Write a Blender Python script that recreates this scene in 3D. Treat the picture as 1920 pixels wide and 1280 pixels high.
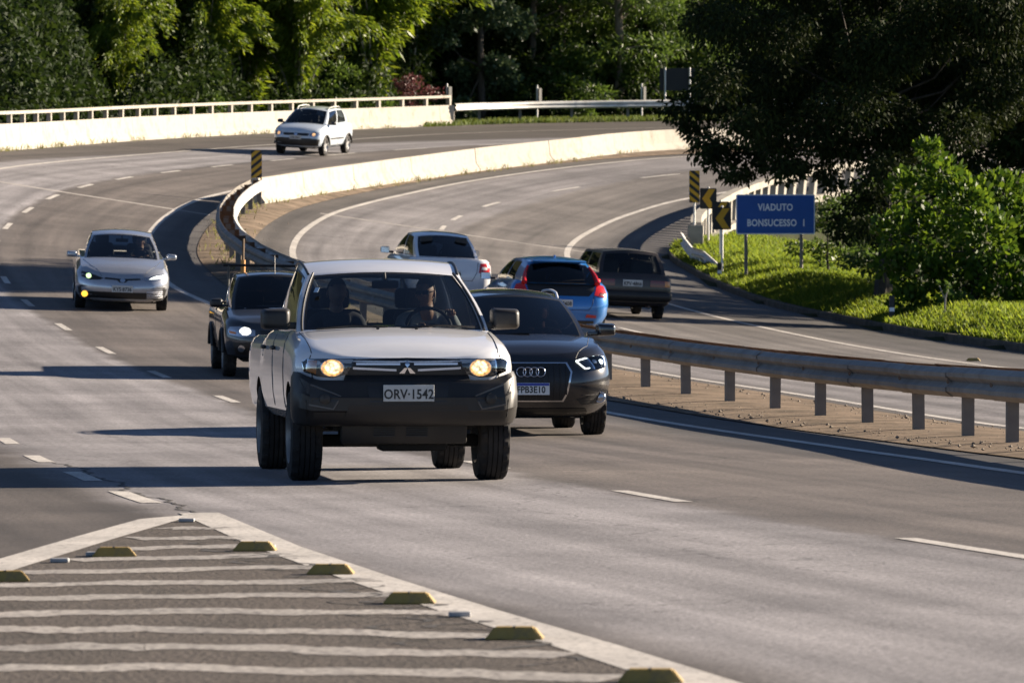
import bpy, bmesh, math, random
import numpy as np
from mathutils import Vector, Matrix
from mathutils.bvhtree import BVHTree

for _o in list(bpy.data.objects):
    bpy.data.objects.remove(_o)
scene = bpy.context.scene
COL = scene.collection
random.seed(7)
RNG = np.random.default_rng(7)
R = math.radians

# ------------------------------------------------------------------ camera
FPX, CAMH, HORIZON = 10000.0, 1.4, 570.0        # focal length in photo pixels, eye height, level row
cam = bpy.data.cameras.new('camera')
cam.sensor_width = 36.0
cam.lens = FPX / 1920.0 * 36.0
cam.clip_start = 1.0
cam.clip_end = 2000.0
cam.dof.use_dof = True
cam.dof.focus_distance = 50.0
cam.dof.aperture_fstop = 9.0
camo = bpy.data.objects.new('camera', cam)
COL.objects.link(camo)
camo.location = (0, 0, CAMH)
camo.rotation_euler = (math.pi / 2 - math.atan((640.0 - HORIZON) / FPX), 0, 0)
scene.camera = camo

# ------------------------------------------------------------------ light
SUN_EL, SUN_AZ = R(19.5), R(24.0)                 # low sun at the right, a little behind the scene
sdir = Vector((math.cos(SUN_EL) * math.cos(SUN_AZ), math.cos(SUN_EL) * math.sin(SUN_AZ), math.sin(SUN_EL)))
world = bpy.data.worlds.new('World')
scene.world = world
world.use_nodes = True
wn = world.node_tree
sky = wn.nodes.new('ShaderNodeTexSky')
sky.sky_type = 'NISHITA'
sky.sun_disc = False
sky.sun_elevation = SUN_EL
sky.sun_rotation = math.pi / 2 - SUN_AZ
sky.air_density = 0.5
sky.dust_density = 0.1
sky.altitude = 1500
wn.links.new(sky.outputs[0], wn.nodes['Background'].inputs[0])
wn.nodes['Background'].inputs[1].default_value = 0.05
sl = bpy.data.lights.new('sun', 'SUN')
sl.energy = 5.0
sl.angle = R(0.5)
sl.color = (1.0, 0.85, 0.67)
slo = bpy.data.objects.new('sun', sl)
COL.objects.link(slo)
slo.location = (60, 20, 40)
slo.rotation_euler = sdir.to_track_quat('Z', 'Y').to_euler()
scene.view_settings.view_transform = 'Standard'
scene.view_settings.look = 'None'
scene.view_settings.exposure = 1.72
scene.view_settings.gamma = 1.0
scene.cycles.use_denoising = True
scene.cycles.max_bounces = 8
scene.cycles.transparent_max_bounces = 24
scene.cycles.caustics_reflective = False
scene.cycles.caustics_refractive = False

# ------------------------------------------------------------------ helpers
def ob(name, me, m=None, parent=None, smooth=None):
    """link mesh data as one object"""
    if isinstance(me, bmesh.types.BMesh):
        d = bpy.data.meshes.new(name)
        me.to_mesh(d)
        me.free()
        me = d
    if m is not None and not me.materials:
        for q in (m if isinstance(m, (list, tuple)) else [m]):
            me.materials.append(q)
    if smooth is not None:
        me.polygons.foreach_set('use_smooth', [True] * len(me.polygons))
        if smooth < 170:
            me.set_sharp_from_angle(angle=R(smooth))
    o = bpy.data.objects.new(name, me)
    COL.objects.link(o)
    o.parent = parent
    return o

def empty(name, loc=(0, 0, 0), rz=0.0, rx=0.0):
    o = bpy.data.objects.new(name, None)
    COL.objects.link(o)
    o.location = loc
    o.rotation_euler = (rx, 0, rz)
    o.empty_display_size = 0.3
    return o

def tag(o, label=None, cat=None, group=None, kind=None):
    if label: o['label'] = label
    if cat: o['category'] = cat
    if group: o['group'] = group
    if kind: o['kind'] = kind
    return o

def pydata(verts, faces, name='mesh'):
    me = bpy.data.meshes.new(name)
    me.from_pydata([tuple(v) for v in verts], [], faces)
    me.update()
    return me

def quads(V, Q, name='mesh'):
    """fast mesh from numpy arrays: V (n,3), Q (m,k)"""
    me = bpy.data.meshes.new(name)
    k = Q.shape[1]
    me.vertices.add(len(V))
    me.vertices.foreach_set('co', np.ascontiguousarray(V, dtype=np.float32).ravel())
    me.loops.add(Q.size)
    me.loops.foreach_set('vertex_index', np.ascontiguousarray(Q, dtype=np.int32).ravel())
    me.polygons.add(len(Q))
    me.polygons.foreach_set('loop_start', np.arange(0, Q.size, k, dtype=np.int32))
    me.polygons.foreach_set('loop_total', np.full(len(Q), k, dtype=np.int32))
    me.update(calc_edges=True)
    return me

def grid(V):
    """mesh from a (rows, cols, 3) array"""
    V = np.asarray(V, dtype=float)
    r, c = V.shape[:2]
    i = np.arange(r * c).reshape(r, c)
    Q = np.stack([i[:-1, :-1], i[:-1, 1:], i[1:, 1:], i[1:, :-1]], -1).reshape(-1, 4)
    return quads(V.reshape(-1, 3), Q)

def bm_box(bm, c, s, rz=0.0, bevel=0.0, rx=0.0):
    M = Matrix.Translation(c) @ Matrix.Rotation(rz, 4, 'Z') @ Matrix.Rotation(rx, 4, 'X') @ Matrix.Diagonal((s[0], s[1], s[2], 1))
    r = bmesh.ops.create_cube(bm, size=1.0, matrix=M)
    if bevel > 0:
        es = set()
        for v in r['verts']:
            es.update(v.link_edges)
        bmesh.ops.bevel(bm, geom=list(es), offset=bevel, segments=2, affect='EDGES', profile=0.5)
    return bm

def box(name, c, s, m, parent=None, rz=0.0, bevel=0.0, rx=0.0):
    bm = bmesh.new()
    bm_box(bm, c, s, rz, bevel, rx)
    return ob(name, bm, m, parent)

def bm_tube(bm, pts, r, n=8, cap=True):
    """tube through points, r a number or list"""
    pts = [Vector(p) for p in pts]
    rs = r if isinstance(r, (list, tuple)) else [r] * len(pts)
    rings = []
    ref = Vector((0, 0, 1))
    for i, p in enumerate(pts):
        d = (pts[min(i + 1, len(pts) - 1)] - pts[max(i - 1, 0)]).normalized()
        a = d.cross(ref)
        if a.length < 1e-3:
            a = d.cross(Vector((1, 0, 0)))
        a.normalize()
        b = d.cross(a).normalized()
        rings.append([bm.verts.new(p + (a * math.cos(2 * math.pi * k / n) + b * math.sin(2 * math.pi * k / n)) * rs[i]) for k in range(n)])
    for A, B in zip(rings, rings[1:]):
        for k in range(n):
            bm.faces.new((A[k], A[(k + 1) % n], B[(k + 1) % n], B[k]))
    if cap:
        bm.faces.new(rings[0][::-1])
        bm.faces.new(rings[-1])
    return bm

def tube(name, pts, r, m, parent=None, n=8, smooth=50):
    bm = bmesh.new()
    bm_tube(bm, pts, r, n)
    bmesh.ops.recalc_face_normals(bm, faces=bm.faces)
    return ob(name, bm, m, parent, smooth)

def prism(bm, poly, y0, y1):
    """polygon given in (x,z), extruded between y0 and y1"""
    a = [bm.verts.new((p[0], y0, p[1])) for p in poly]
    b = [bm.verts.new((p[0], y1, p[1])) for p in poly]
    bm.faces.new(a)
    bm.faces.new(b[::-1])
    n = len(poly)
    for i in range(n):
        bm.faces.new((a[i], b[i], b[(i + 1) % n], a[(i + 1) % n]))
    bmesh.ops.recalc_face_normals(bm, faces=bm.faces)
    return bm

def text_mesh(s, size, ext=0.002, spacing=1.0, bold=0.0):
    cu = bpy.data.curves.new('t', 'FONT')
    cu.body = s
    cu.size = size
    cu.extrude = ext
    cu.offset = bold
    cu.space_character = spacing
    cu.align_x = 'CENTER'
    cu.align_y = 'CENTER'
    cu.resolution_u = 3
    o = bpy.data.objects.new('t', cu)
    COL.objects.link(o)
    bpy.context.view_layer.update()
    dg = bpy.context.evaluated_depsgraph_get()
    me = bpy.data.meshes.new_from_object(o.evaluated_get(dg))
    bpy.data.objects.remove(o)
    return me

# ------------------------------------------------------------------ materials
MATS = {}
def mat(name, col, rough=0.5, metal=0.0, spec=0.5, vary=0.0, vscale=6.0, bump=0.0, bscale=40.0, coat=0.0, emit=None, estr=0.0, trans=0.0, coord='Object', dirt=None, dscale=3.0, damt=0.5):
    if name in MATS:
        return MATS[name]
    m = bpy.data.materials.new(name)
    m.use_nodes = True
    t = m.node_tree
    b = t.nodes['Principled BSDF']
    b.inputs['Base Color'].default_value = (*col, 1)
    b.inputs['Roughness'].default_value = rough
    b.inputs['Metallic'].default_value = metal
    b.inputs['Specular IOR Level'].default_value = spec
    b.inputs['Coat Weight'].default_value = coat
    b.inputs['Coat Roughness'].default_value = 0.04
    if emit:
        b.inputs['Emission Color'].default_value = (*emit, 1)
        b.inputs['Emission Strength'].default_value = estr
    tc = t.nodes.new('ShaderNodeTexCoord')
    last = None
    if vary > 0:
        n = t.nodes.new('ShaderNodeTexNoise')
        n.inputs['Scale'].default_value = vscale
        n.inputs['Detail'].default_value = 6
        n.inputs['Roughness'].default_value = 0.65
        t.links.new(tc.outputs[coord], n.inputs['Vector'])
        mr = t.nodes.new('ShaderNodeMapRange')
        mr.inputs[1].default_value = 0.3
        mr.inputs[2].default_value = 0.7
        mr.inputs[3].default_value = 1 - vary
        mr.inputs[4].default_value = 1 + vary
        t.links.new(n.outputs[0], mr.inputs[0])
        mx = t.nodes.new('ShaderNodeMix')
        mx.data_type = 'RGBA'
        mx.blend_type = 'MULTIPLY'
        mx.inputs[0].default_value = 1
        mx.inputs[6].default_value = (*col, 1)
        t.links.new(mr.outputs[0], mx.inputs[7])
        last = mx.outputs[2]
    if dirt:
        n = t.nodes.new('ShaderNodeTexNoise')
        n.inputs['Scale'].default_value = dscale
        n.inputs['Detail'].default_value = 8
        n.inputs['Roughness'].default_value = 0.7
        t.links.new(tc.outputs[coord], n.inputs['Vector'])
        mr = t.nodes.new('ShaderNodeMapRange')
        mr.inputs[1].default_value = 0.48
        mr.inputs[2].default_value = 0.72
        mr.inputs[3].default_value = 0
        mr.inputs[4].default_value = damt
        t.links.new(n.outputs[0], mr.inputs[0])
        mx = t.nodes.new('ShaderNodeMix')
        mx.data_type = 'RGBA'
        t.links.new(mr.outputs[0], mx.inputs[0])
        if last: t.links.new(last, mx.inputs[6])
        else: mx.inputs[6].default_value = (*col, 1)
        mx.inputs[7].default_value = (*dirt, 1)
        last = mx.outputs[2]
    if last:
        t.links.new(last, b.inputs['Base Color'])
    if bump > 0:
        n = t.nodes.new('ShaderNodeTexNoise')
        n.inputs['Scale'].default_value = bscale
        n.inputs['Detail'].default_value = 4
        t.links.new(tc.outputs[coord], n.inputs['Vector'])
        bp = t.nodes.new('ShaderNodeBump')
        bp.inputs['Strength'].default_value = bump
        bp.inputs['Distance'].default_value = 0.02
        t.links.new(n.outputs[0], bp.inputs['Height'])
        t.links.new(bp.outputs[0], b.inputs['Normal'])
    MATS[name] = m
    return m

def glass(name, tint, refl=0.06, rough=0.01):
    if name in MATS:
        return MATS[name]
    m = bpy.data.materials.new(name)
    m.use_nodes = True
    t = m.node_tree
    t.nodes.remove(t.nodes['Principled BSDF'])
    out = t.nodes['Material Output']
    tr = t.nodes.new('ShaderNodeBsdfTransparent')
    tr.inputs[0].default_value = (*tint, 1)
    gl = t.nodes.new('ShaderNodeBsdfGlossy')
    gl.inputs[0].default_value = (0.95, 0.97, 1, 1)
    gl.inputs['Roughness'].default_value = rough
    fr = t.nodes.new('ShaderNodeFresnel')
    fr.inputs[0].default_value = 1.5
    mx = t.nodes.new('ShaderNodeMixShader')
    t.links.new(fr.outputs[0], mx.inputs[0])
    t.links.new(tr.outputs[0], mx.inputs[1])
    t.links.new(gl.outputs[0], mx.inputs[2])
    t.links.new(mx.outputs[0], out.inputs[0])
    MATS[name] = m
    return m

def leafmat(name, col, col2, rough=0.45, trans=0.3, spec=0.4):
    m = bpy.data.materials.new(name)
    m.use_nodes = True
    t = m.node_tree
    b = t.nodes['Principled BSDF']
    out = t.nodes['Material Output']
    g = t.nodes.new('ShaderNodeNewGeometry')
    cr = t.nodes.new('ShaderNodeValToRGB')
    cr.color_ramp.elements[0].color = (*col, 1)
    cr.color_ramp.elements[1].color = (*col2, 1)
    e = cr.color_ramp.elements.new(0.6)
    e.color = tuple(a * .6 + c * .4 for a, c in zip(col, col2)) + (1,)
    t.links.new(g.outputs['Random Per Island'], cr.inputs[0])
    t.links.new(cr.outputs[0], b.inputs['Base Color'])
    b.inputs['Roughness'].default_value = rough
    b.inputs['Specular IOR Level'].default_value = spec
    tl = t.nodes.new('ShaderNodeBsdfTranslucent')
    hs = t.nodes.new('ShaderNodeHueSaturation')
    hs.inputs['Value'].default_value = 1.5
    hs.inputs['Hue'].default_value = 0.48
    t.links.new(cr.outputs[0], hs.inputs['Color'])
    t.links.new(hs.outputs[0], tl.inputs[0])
    mx = t.nodes.new('ShaderNodeMixShader')
    mx.inputs[0].default_value = trans
    t.links.new(b.outputs[0], mx.inputs[1])
    t.links.new(tl.outputs[0], mx.inputs[2])
    t.links.new(mx.outputs[0], out.inputs[0])
    return m

# ------------------------------------------------------------------ the lie of the land
NY = np.array([15, 45, 60, 75, 90, 105, 125, 150, 180, 215, 260, 330.])
PZ = np.array([0, 0, 0.0, .25, .70, 1.28, 2.22, 3.818, 6.5, 8.65, 10.95, 14.2])
KZ = np.array([0, 0, -.004, -.013, -.027, -.046, -.088, -.1175, -.034, .0, .0, .0])
def herm(Y, xs, ys):
    Y = np.asarray(Y, dtype=float)
    m = np.gradient(ys, xs)
    i = np.clip(np.searchsorted(xs, Y) - 1, 0, len(xs) - 2)
    h = xs[i + 1] - xs[i]
    t = (np.clip(Y, xs[0], xs[-1]) - xs[i]) / h
    return (2*t**3-3*t**2+1)*ys[i] + (t**3-2*t**2+t)*h*m[i] + (-2*t**3+3*t**2)*ys[i+1] + (t**3-t**2)*h*m[i+1]
def S(X, Y):
    """height of the road surface at (X, Y): a sag curve with banked bends"""
    X = np.clip(np.asarray(X, dtype=float), -30, 25)
    return herm(Y, NY, PZ) + herm(Y, NY, KZ) * (X + 3)
_yy = np.linspace(12, 320, 4000)
def on_road(px, py, dz=0.0):
    """the point of the road surface seen at a place of the survey photograph"""
    X = _yy * (px - 960.0) / FPX
    d = CAMH - _yy * (py - HORIZON) / FPX - S(X, _yy) - dz
    i = np.where((d[:-1] > 0) & (d[1:] <= 0))[0]
    i = i[0] if len(i) else int(np.argmin(np.abs(d)))
    j = min(i + 1, len(_yy) - 1)
    t = d[i] / (d[i] - d[j]) if j > i and abs(d[i] - d[j]) > 1e-9 else 0
    Y = _yy[i] + max(0, min(1, t)) * (_yy[j] - _yy[i])
    X = Y * (px - 960.0) / FPX
    return Vector((X, Y, float(S(X, Y)) + dz))
def at(px, py, Y):
    return Vector(((px - 960.0) * Y / FPX, Y, CAMH - Y * (py - HORIZON) / FPX))

def line_of(points, ext_near=None, ext_far=None):
    """X as a smooth function of Y through surveyed points"""
    P = sorted(points, key=lambda p: p[1])
    ys = np.array([p[1] for p in P], float)
    xs = np.array([p[0] for p in P], float)
    def f(Y):
        Y = np.asarray(Y, dtype=float)
        m = np.gradient(xs, ys)
        i = np.clip(np.searchsorted(ys, Y) - 1, 0, len(ys) - 2)
        h = ys[i + 1] - ys[i]
        t = (np.clip(Y, ys[0], ys[-1]) - ys[i]) / h
        v = (2*t**3-3*t**2+1)*xs[i] + (t**3-2*t**2+t)*h*m[i] + (-2*t**3+3*t**2)*xs[i+1] + (t**3-t**2)*h*m[i+1]
        return v + np.where(Y < ys[0], (Y - ys[0]) * m[0], 0) + np.where(Y > ys[-1], (Y - ys[-1]) * m[-1], 0)
    return f

# ------------------------------------------------------------------ survey lines (X, Y) of both carriageways
A_LINE = line_of([(4.9, 20), (2.64, 30.35), (0.83, 39.8), (-0.75, 50), (-2.3, 60.3), (-3.75, 70.1), (-5.18, 78.3), (-6.56, 86.1), (-7.91, 94), (-9.27, 102.1), (-10.43, 109.8), (-11.8, 122), (-12.25, 135), (-11.78, 147.3), (-10.27, 159.3), (-7.38, 171.7), (-3.46, 182.32), (0.5, 189.5), (6, 196), (14, 202.5), (25, 208)])
L_EDGE = line_of([(6.6, 33), (4.3, 43.7), (3.63, 49.5), (2.9, 56.2), (1.26, 66.1), (-2.2, 84), (-5.92, 104.7), (-6.95, 110.3), (-7.84, 117), (-8.55, 123.9), (-8.9, 131.5), (-8.95, 139.8), (-8.58, 148), (-7.6, 156), (-5.6, 165), (-2.9, 172.5), (0.9, 180), (5.6, 187.5), (12, 194), (24, 201)])
L_OUT = line_of([(-15.2, 120), (-15.3, 138), (-14.47, 150.77), (-13.31, 160.32), (-11.95, 168.37), (-10.21, 175.98), (-5.8, 190), (-2.6, 198.5), (0.6, 204), (6.94, 210.33), (14, 214.5), (25, 219)])
R_IN = line_of([(10.2, 40), (5.95, 60.9), (4.02, 74.0), (1.7, 84.4), (-2.0, 105.5), (-5.15, 126), (-5.41, 132.5), (-5.35, 140.9), (-4.68, 150.98), (-3.2, 159.87), (-1.01, 168.18), (2.47, 176.54), (6.23, 183.16), (12, 189.5), (20, 195.5)])
R_MID = line_of([(9.7, 63), (5.3, 84), (2.4, 100), (0.8, 110), (-0.6, 120), (-1.6, 130), (-2.0, 142), (-1.56, 152.86), (-0.64, 159.17), (1.67, 166.87), (5.3, 174.39), (10.5, 181), (18, 187.5)])
R_OUT = line_of([(14.5, 60), (10.2, 78), (7.9, 88.6), (6.9, 93.5), (5.9, 99.4), (4.74, 107.7), (3.5, 118.5), (2.2, 129), (1.48, 139), (1.61, 146.4), (2.31, 153.79), (3.53, 160.46), (5.51, 166.84), (10, 174.5), (16, 181.5), (24, 188)])
KERB = line_of([(22, 60), (14.5, 78), (9.32, 97), (7.9, 104.5), (6.85, 114.9), (5.57, 126.5), (4.71, 138.6), (4.3, 147), (5.0, 154), (6.4, 160.5), (8.4, 167), (12.4, 174), (18, 181), (26, 188)])
RAIL = line_of([(6.6, 36), (5.45, 46), (5.08, 52), (4.72, 56.6), (4.04, 61.7), (3.18, 67.4), (2.31, 72.3), (1.52, 76.7), (-0.5, 87), (-3.7, 104), (-5.5, 115), (-6.6, 124.5), (-7.1, 133.6), (-7.12, 143.8), (-6.97, 147.8)])
BARRIER = line_of([(-7.1, 148.2), (-5.6, 156.68), (-3.55, 164.64), (-1.25, 171.46), (1.58, 177.91), (6.0, 187.13), (12, 193), (22, 200)])
PARAPET = line_of([(-17.2, 140), (-17.0, 150), (-15.74, 163.92), (-12.73, 184.45), (-8.37, 199.35), (-5.38, 206.93), (-2.5, 212.96)])
BACK = line_of([(-17.5, 120), (-17.6, 150), (-16.2, 163.92), (-13.2, 184.45), (-8.9, 199.6), (-5.9, 207.3), (-2.9, 213.3), (0.5, 217), (8, 221), (25, 228)])

def sm(x, a, b):
    t = np.clip((np.asarray(x, float) - a) / (b - a), 0, 1)
    return t * t * (3 - 2 * t)

def T(X, Y):
    """height of the natural ground"""
    X = np.asarray(X, float)
    Y = np.asarray(Y, float)
    z = S(X, Y) - 0.09
    dr = X - KERB(Y)
    bank = 0.08 + 0.5 * sm(dr, -0.4, 2.0) - 0.8 * sm(dr, 4.0, 12.0) - 2.0 * sm(dr, 12, 30)
    bank = bank * (1 - sm(Y, 150, 158)) - sm(Y, 150, 158) * 3.5 * sm(dr, 0.8, 5.0)
    bank = bank * sm(Y, 60, 90) * 1.0
    z = z + np.where(dr > 0, bank + 0.09, 0)
    dl = (BACK(Y) - X) / np.sqrt(1 + ((BACK(Y + 1.5) - BACK(Y - 1.5)) / 3.0) ** 2)
    hill = -0.6 * sm(dl, 0.3, 3) + 0.08 * np.maximum(dl - 5, 0) + 0.40 * np.maximum(dl - 15, 0)
    hill = np.minimum(hill, 46) * sm(Y, 120, 165)
    z = z + np.where(dl > 0, hill, 0)
    return z

# ------------------------------------------------------------------ ground materials
def asphalt(name, zones, shift, along=0.0, seam=None):
    """zones: list of (u position, colour) ramps across the road; noise for wear, streaks along the lanes"""
    m = bpy.data.materials.new(name)
    m.use_nodes = True
    t = m.node_tree
    b = t.nodes['Principled BSDF']
    N = t.nodes.new
    uv = N('ShaderNodeUVMap')
    uv.uv_map = 'lane'
    sep = N('ShaderNodeSeparateXYZ')
    t.links.new(uv.outputs[0], sep.inputs[0])
    geo = N('ShaderNodeNewGeometry')
    # wobbling zone borders
    wob = N('ShaderNodeTexNoise')
    wob.inputs['Scale'].default_value = 0.8
    wob.inputs['Detail'].default_value = 5
    t.links.new(geo.outputs['Position'], wob.inputs['Vector'])
    ma = N('ShaderNodeMath'); ma.operation = 'MULTIPLY_ADD'
    ma.inputs[1].default_value = 0.5
    t.links.new(wob.outputs[0], ma.inputs[0])
    t.links.new(sep.outputs[0], ma.inputs[2])
    mr = N('ShaderNodeMapRange')
    mr.inputs[1].default_value = -10
    mr.inputs[2].default_value = 10
    t.links.new(ma.outputs[0], mr.inputs[0])
    cr = N('ShaderNodeValToRGB')
    el = cr.color_ramp.elements
    while len(el) > 1:
        el.remove(el[-1])
    for i, (u, c) in enumerate(zones):
        e = el[0] if i == 0 else el.new((u + 10.25) / 20)
        e.position = (u + 10.25) / 20
        e.color = (*c, 1)
    t.links.new(mr.outputs[0], cr.inputs[0])
    col = cr.outputs[0]
    def mult(col, fac_socket):
        mx = N('ShaderNodeMix'); mx.data_type = 'RGBA'; mx.blend_type = 'MULTIPLY'
        mx.inputs[0].default_value = 1
        t.links.new(col, mx.inputs[6]); t.links.new(fac_socket, mx.inputs[7])
        return mx.outputs[2]
    def rng(sock, a, bb, c, d):
        q = N('ShaderNodeMapRange')
        for i, v in enumerate((a, bb, c, d)): q.inputs[1 + i].default_value = v
        t.links.new(sock, q.inputs[0])
        return q.outputs[0]
    # broad blotches, streaks along travel, fine aggregate
    n1 = N('ShaderNodeTexNoise'); n1.inputs['Scale'].default_value = 0.35; n1.inputs['Detail'].default_value = 7; n1.inputs['Roughness'].default_value = .65
    t.links.new(geo.outputs['Position'], n1.inputs['Vector'])
    col = mult(col, rng(n1.outputs[0], .3, .7, .68, 1.26))
    mp = N('ShaderNodeMapping'); mp.inputs['Scale'].default_value = (2.2, 0.05, 1)
    t.links.new(uv.outputs[0], mp.inputs[0])
    n2 = N('ShaderNodeTexNoise'); n2.inputs['Scale'].default_value = 1.0; n2.inputs['Detail'].default_value = 6
    t.links.new(mp.outputs[0], n2.inputs['Vector'])
    col = mult(col, rng(n2.outputs[0], .3, .7, .62, 1.30))
    n3 = N('ShaderNodeTexNoise'); n3.inputs['Scale'].default_value = 28; n3.inputs['Detail'].default_value = 3
    t.links.new(geo.outputs['Position'], n3.inputs['Vector'])
    col = mult(col, rng(n3.outputs[0], .35, .65, .70, 1.30))
    # cracks
    vo = N('ShaderNodeTexVoronoi'); vo.feature = 'DISTANCE_TO_EDGE'; vo.inputs['Scale'].default_value = 0.16
    dn = N('ShaderNodeTexNoise'); dn.inputs['Scale'].default_value = 0.9; dn.inputs['Detail'].default_value = 6
    t.links.new(geo.outputs['Position'], dn.inputs['Vector'])
    va = N('ShaderNodeVectorMath'); va.operation = 'MULTIPLY_ADD'
    va.inputs[1].default_value = (2.2, 2.2, 2.2)
    t.links.new(dn.outputs['Color'], va.inputs[0]); t.links.new(geo.outputs['Position'], va.inputs[2])
    t.links.new(va.outputs[0], vo.inputs['Vector'])
    col = mult(col, rng(vo.outputs['Distance'], 0.0, 0.0035, .45, 1.0))
    t.links.new(col, b.inputs['Base Color'])
    b.inputs['Roughness'].default_value = 0.72
    b.inputs['Specular IOR Level'].default_value = 0.35
    bp = N('ShaderNodeBump'); bp.inputs['Strength'].default_value = 0.35; bp.inputs['Distance'].default_value = 0.012
    n4 = N('ShaderNodeTexNoise'); n4.inputs['Scale'].default_value = 45; n4.inputs['Detail'].default_value = 3
    t.links.new(geo.outputs['Position'], n4.inputs['Vector'])
    t.links.new(n4.outputs[0], bp.inputs['Height'])
    t.links.new(bp.outputs[0], b.inputs['Normal'])
    return m

def paint_mat(name, col, wear=0.45, under=(.13, .12, .115)):
    m = bpy.data.materials.new(name)
    m.use_nodes = True
    t = m.node_tree
    b = t.nodes['Principled BSDF']
    geo = t.nodes.new('ShaderNodeNewGeometry')
    n = t.nodes.new('ShaderNodeTexNoise'); n.inputs['Scale'].default_value = 22; n.inputs['Detail'].default_value = 9; n.inputs['Roughness'].default_value = .75
    t.links.new(geo.outputs['Position'], n.inputs['Vector'])
    mr = t.nodes.new('ShaderNodeMapRange')
    mr.inputs[1].default_value = wear - .07; mr.inputs[2].default_value = wear + .08
    t.links.new(n.outputs[0], mr.inputs[0])
    mx = t.nodes.new('ShaderNodeMix'); mx.data_type = 'RGBA'
    mx.inputs[6].default_value = (*under, 1); mx.inputs[7].default_value = (*col, 1)
    t.links.new(mr.outputs[0], mx.inputs[0])
    n2 = t.nodes.new('ShaderNodeTexNoise'); n2.inputs['Scale'].default_value = 1.3; n2.inputs['Detail'].default_value = 5
    t.links.new(geo.outputs['Position'], n2.inputs['Vector'])
    m2 = t.nodes.new('ShaderNodeMix'); m2.data_type = 'RGBA'; m2.blend_type = 'MULTIPLY'; m2.inputs[0].default_value = 1
    r2 = t.nodes.new('ShaderNodeMapRange'); r2.inputs[1].default_value = .3; r2.inputs[2].default_value = .7; r2.inputs[3].default_value = .75; r2.inputs[4].default_value = 1.1
    t.links.new(n2.outputs[0], r2.inputs[0])
    t.links.new(mx.outputs[2], m2.inputs[6]); t.links.new(r2.outputs[0], m2.inputs[7])
    t.links.new(m2.outputs[2], b.inputs['Base Color'])
    b.inputs['Roughness'].default_value = 0.6
    return m

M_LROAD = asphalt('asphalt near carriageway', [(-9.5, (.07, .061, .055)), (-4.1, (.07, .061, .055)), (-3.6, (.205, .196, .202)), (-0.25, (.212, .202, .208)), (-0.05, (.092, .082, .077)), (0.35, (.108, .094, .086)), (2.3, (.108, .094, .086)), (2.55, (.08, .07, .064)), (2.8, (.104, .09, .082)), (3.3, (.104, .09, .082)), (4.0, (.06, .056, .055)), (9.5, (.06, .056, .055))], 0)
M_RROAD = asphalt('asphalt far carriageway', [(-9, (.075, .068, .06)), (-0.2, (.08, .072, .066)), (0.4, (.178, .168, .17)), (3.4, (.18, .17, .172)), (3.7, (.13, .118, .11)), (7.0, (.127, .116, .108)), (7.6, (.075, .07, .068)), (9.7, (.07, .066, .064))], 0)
M_DIRT = mat('median dirt', (.17, .13, .096), .95, vary=.5, vscale=1.6, bump=.6, bscale=14, coord='Object', dirt=(.075, .065, .05), dscale=1.1, damt=.8, spec=.1)
M_SOIL = mat('soil', (.028, .032, .014), .95, vary=.4, vscale=.8, bump=.5, bscale=5, spec=.1)
M_WHITE = paint_mat('worn white road paint', (.52, .49, .45), .42)
M_WHITE2 = paint_mat('badly worn white road paint', (.42, .39, .355), .475, (.10, .088, .078))
M_CONC = mat('whitewashed concrete', (.37, .345, .30), .85, vary=.16, vscale=1.6, bump=.25, bscale=9, dirt=(.15, .125, .09), dscale=1.6, damt=.8, spec=.2)
M_CONCG = mat('weathered concrete', (.33, .31, .27), .9, vary=.2, vscale=2, bump=.3, bscale=9, dirt=(.18, .17, .13), dscale=1.8, damt=.7, spec=.2)
M_KERB = mat('dirty kerb', (.09, .08, .065), .95, vary=.35, vscale=3, bump=.4, bscale=12, spec=.1)
M_GALV = mat('dull galvanised steel', (.23, .215, .195), .58, metal=.35, vary=.22, vscale=2.5, bump=.08, bscale=8, dirt=(.10, .08, .06), dscale=1.7, damt=.75)
M_GALVB = mat('bright galvanised steel', (.6, .59, .56), .5, metal=.4, vary=.12, vscale=2.5, dirt=(.3, .26, .2), dscale=2.2, damt=.4)
M_RUST = mat('rusty steel', (.16, .085, .045), .85, metal=.2, vary=.4, vscale=4, dirt=(.3, .28, .26), dscale=2.4, damt=.7)
M_POST = mat('grey post', (.17, .155, .14), .6, metal=.15, vary=.15, vscale=5, dirt=(.25, .2, .15), dscale=5, damt=.5)
M_BLACKP = mat('black weathered plastic', (.025, .025, .027), .55, vary=.2, vscale=5)

# ------------------------------------------------------------------ ground, roads
def ribbon(fl, fr, y0, y1, dz, n=10, step=0.75, ref=None, crown=None):
    Y = np.arange(y0, y1 + step * .5, step)
    a, b = fl(Y), fr(Y)
    s = np.linspace(0, 1, n)
    X = a[:, None] + (b - a)[:, None] * s[None, :]
    YY = np.repeat(Y[:, None], n, 1)
    Z = S(X, YY) + dz
    if crown:
        Z = Z + crown * (4 * s * (1 - s))[None, :]
    me = grid(np.stack([X, YY, Z], -1))
    if ref is not None:
        uvl = me.uv_layers.new(name='lane')
        U = (X - ref(Y)[:, None]).ravel()
        li = np.empty(len(me.loops), dtype=np.int32)
        me.loops.foreach_get('vertex_index', li)
        uvl.data.foreach_set('uv', np.stack([U[li], YY.ravel()[li]], -1).astype(np.float32).ravel())
    return me

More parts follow.
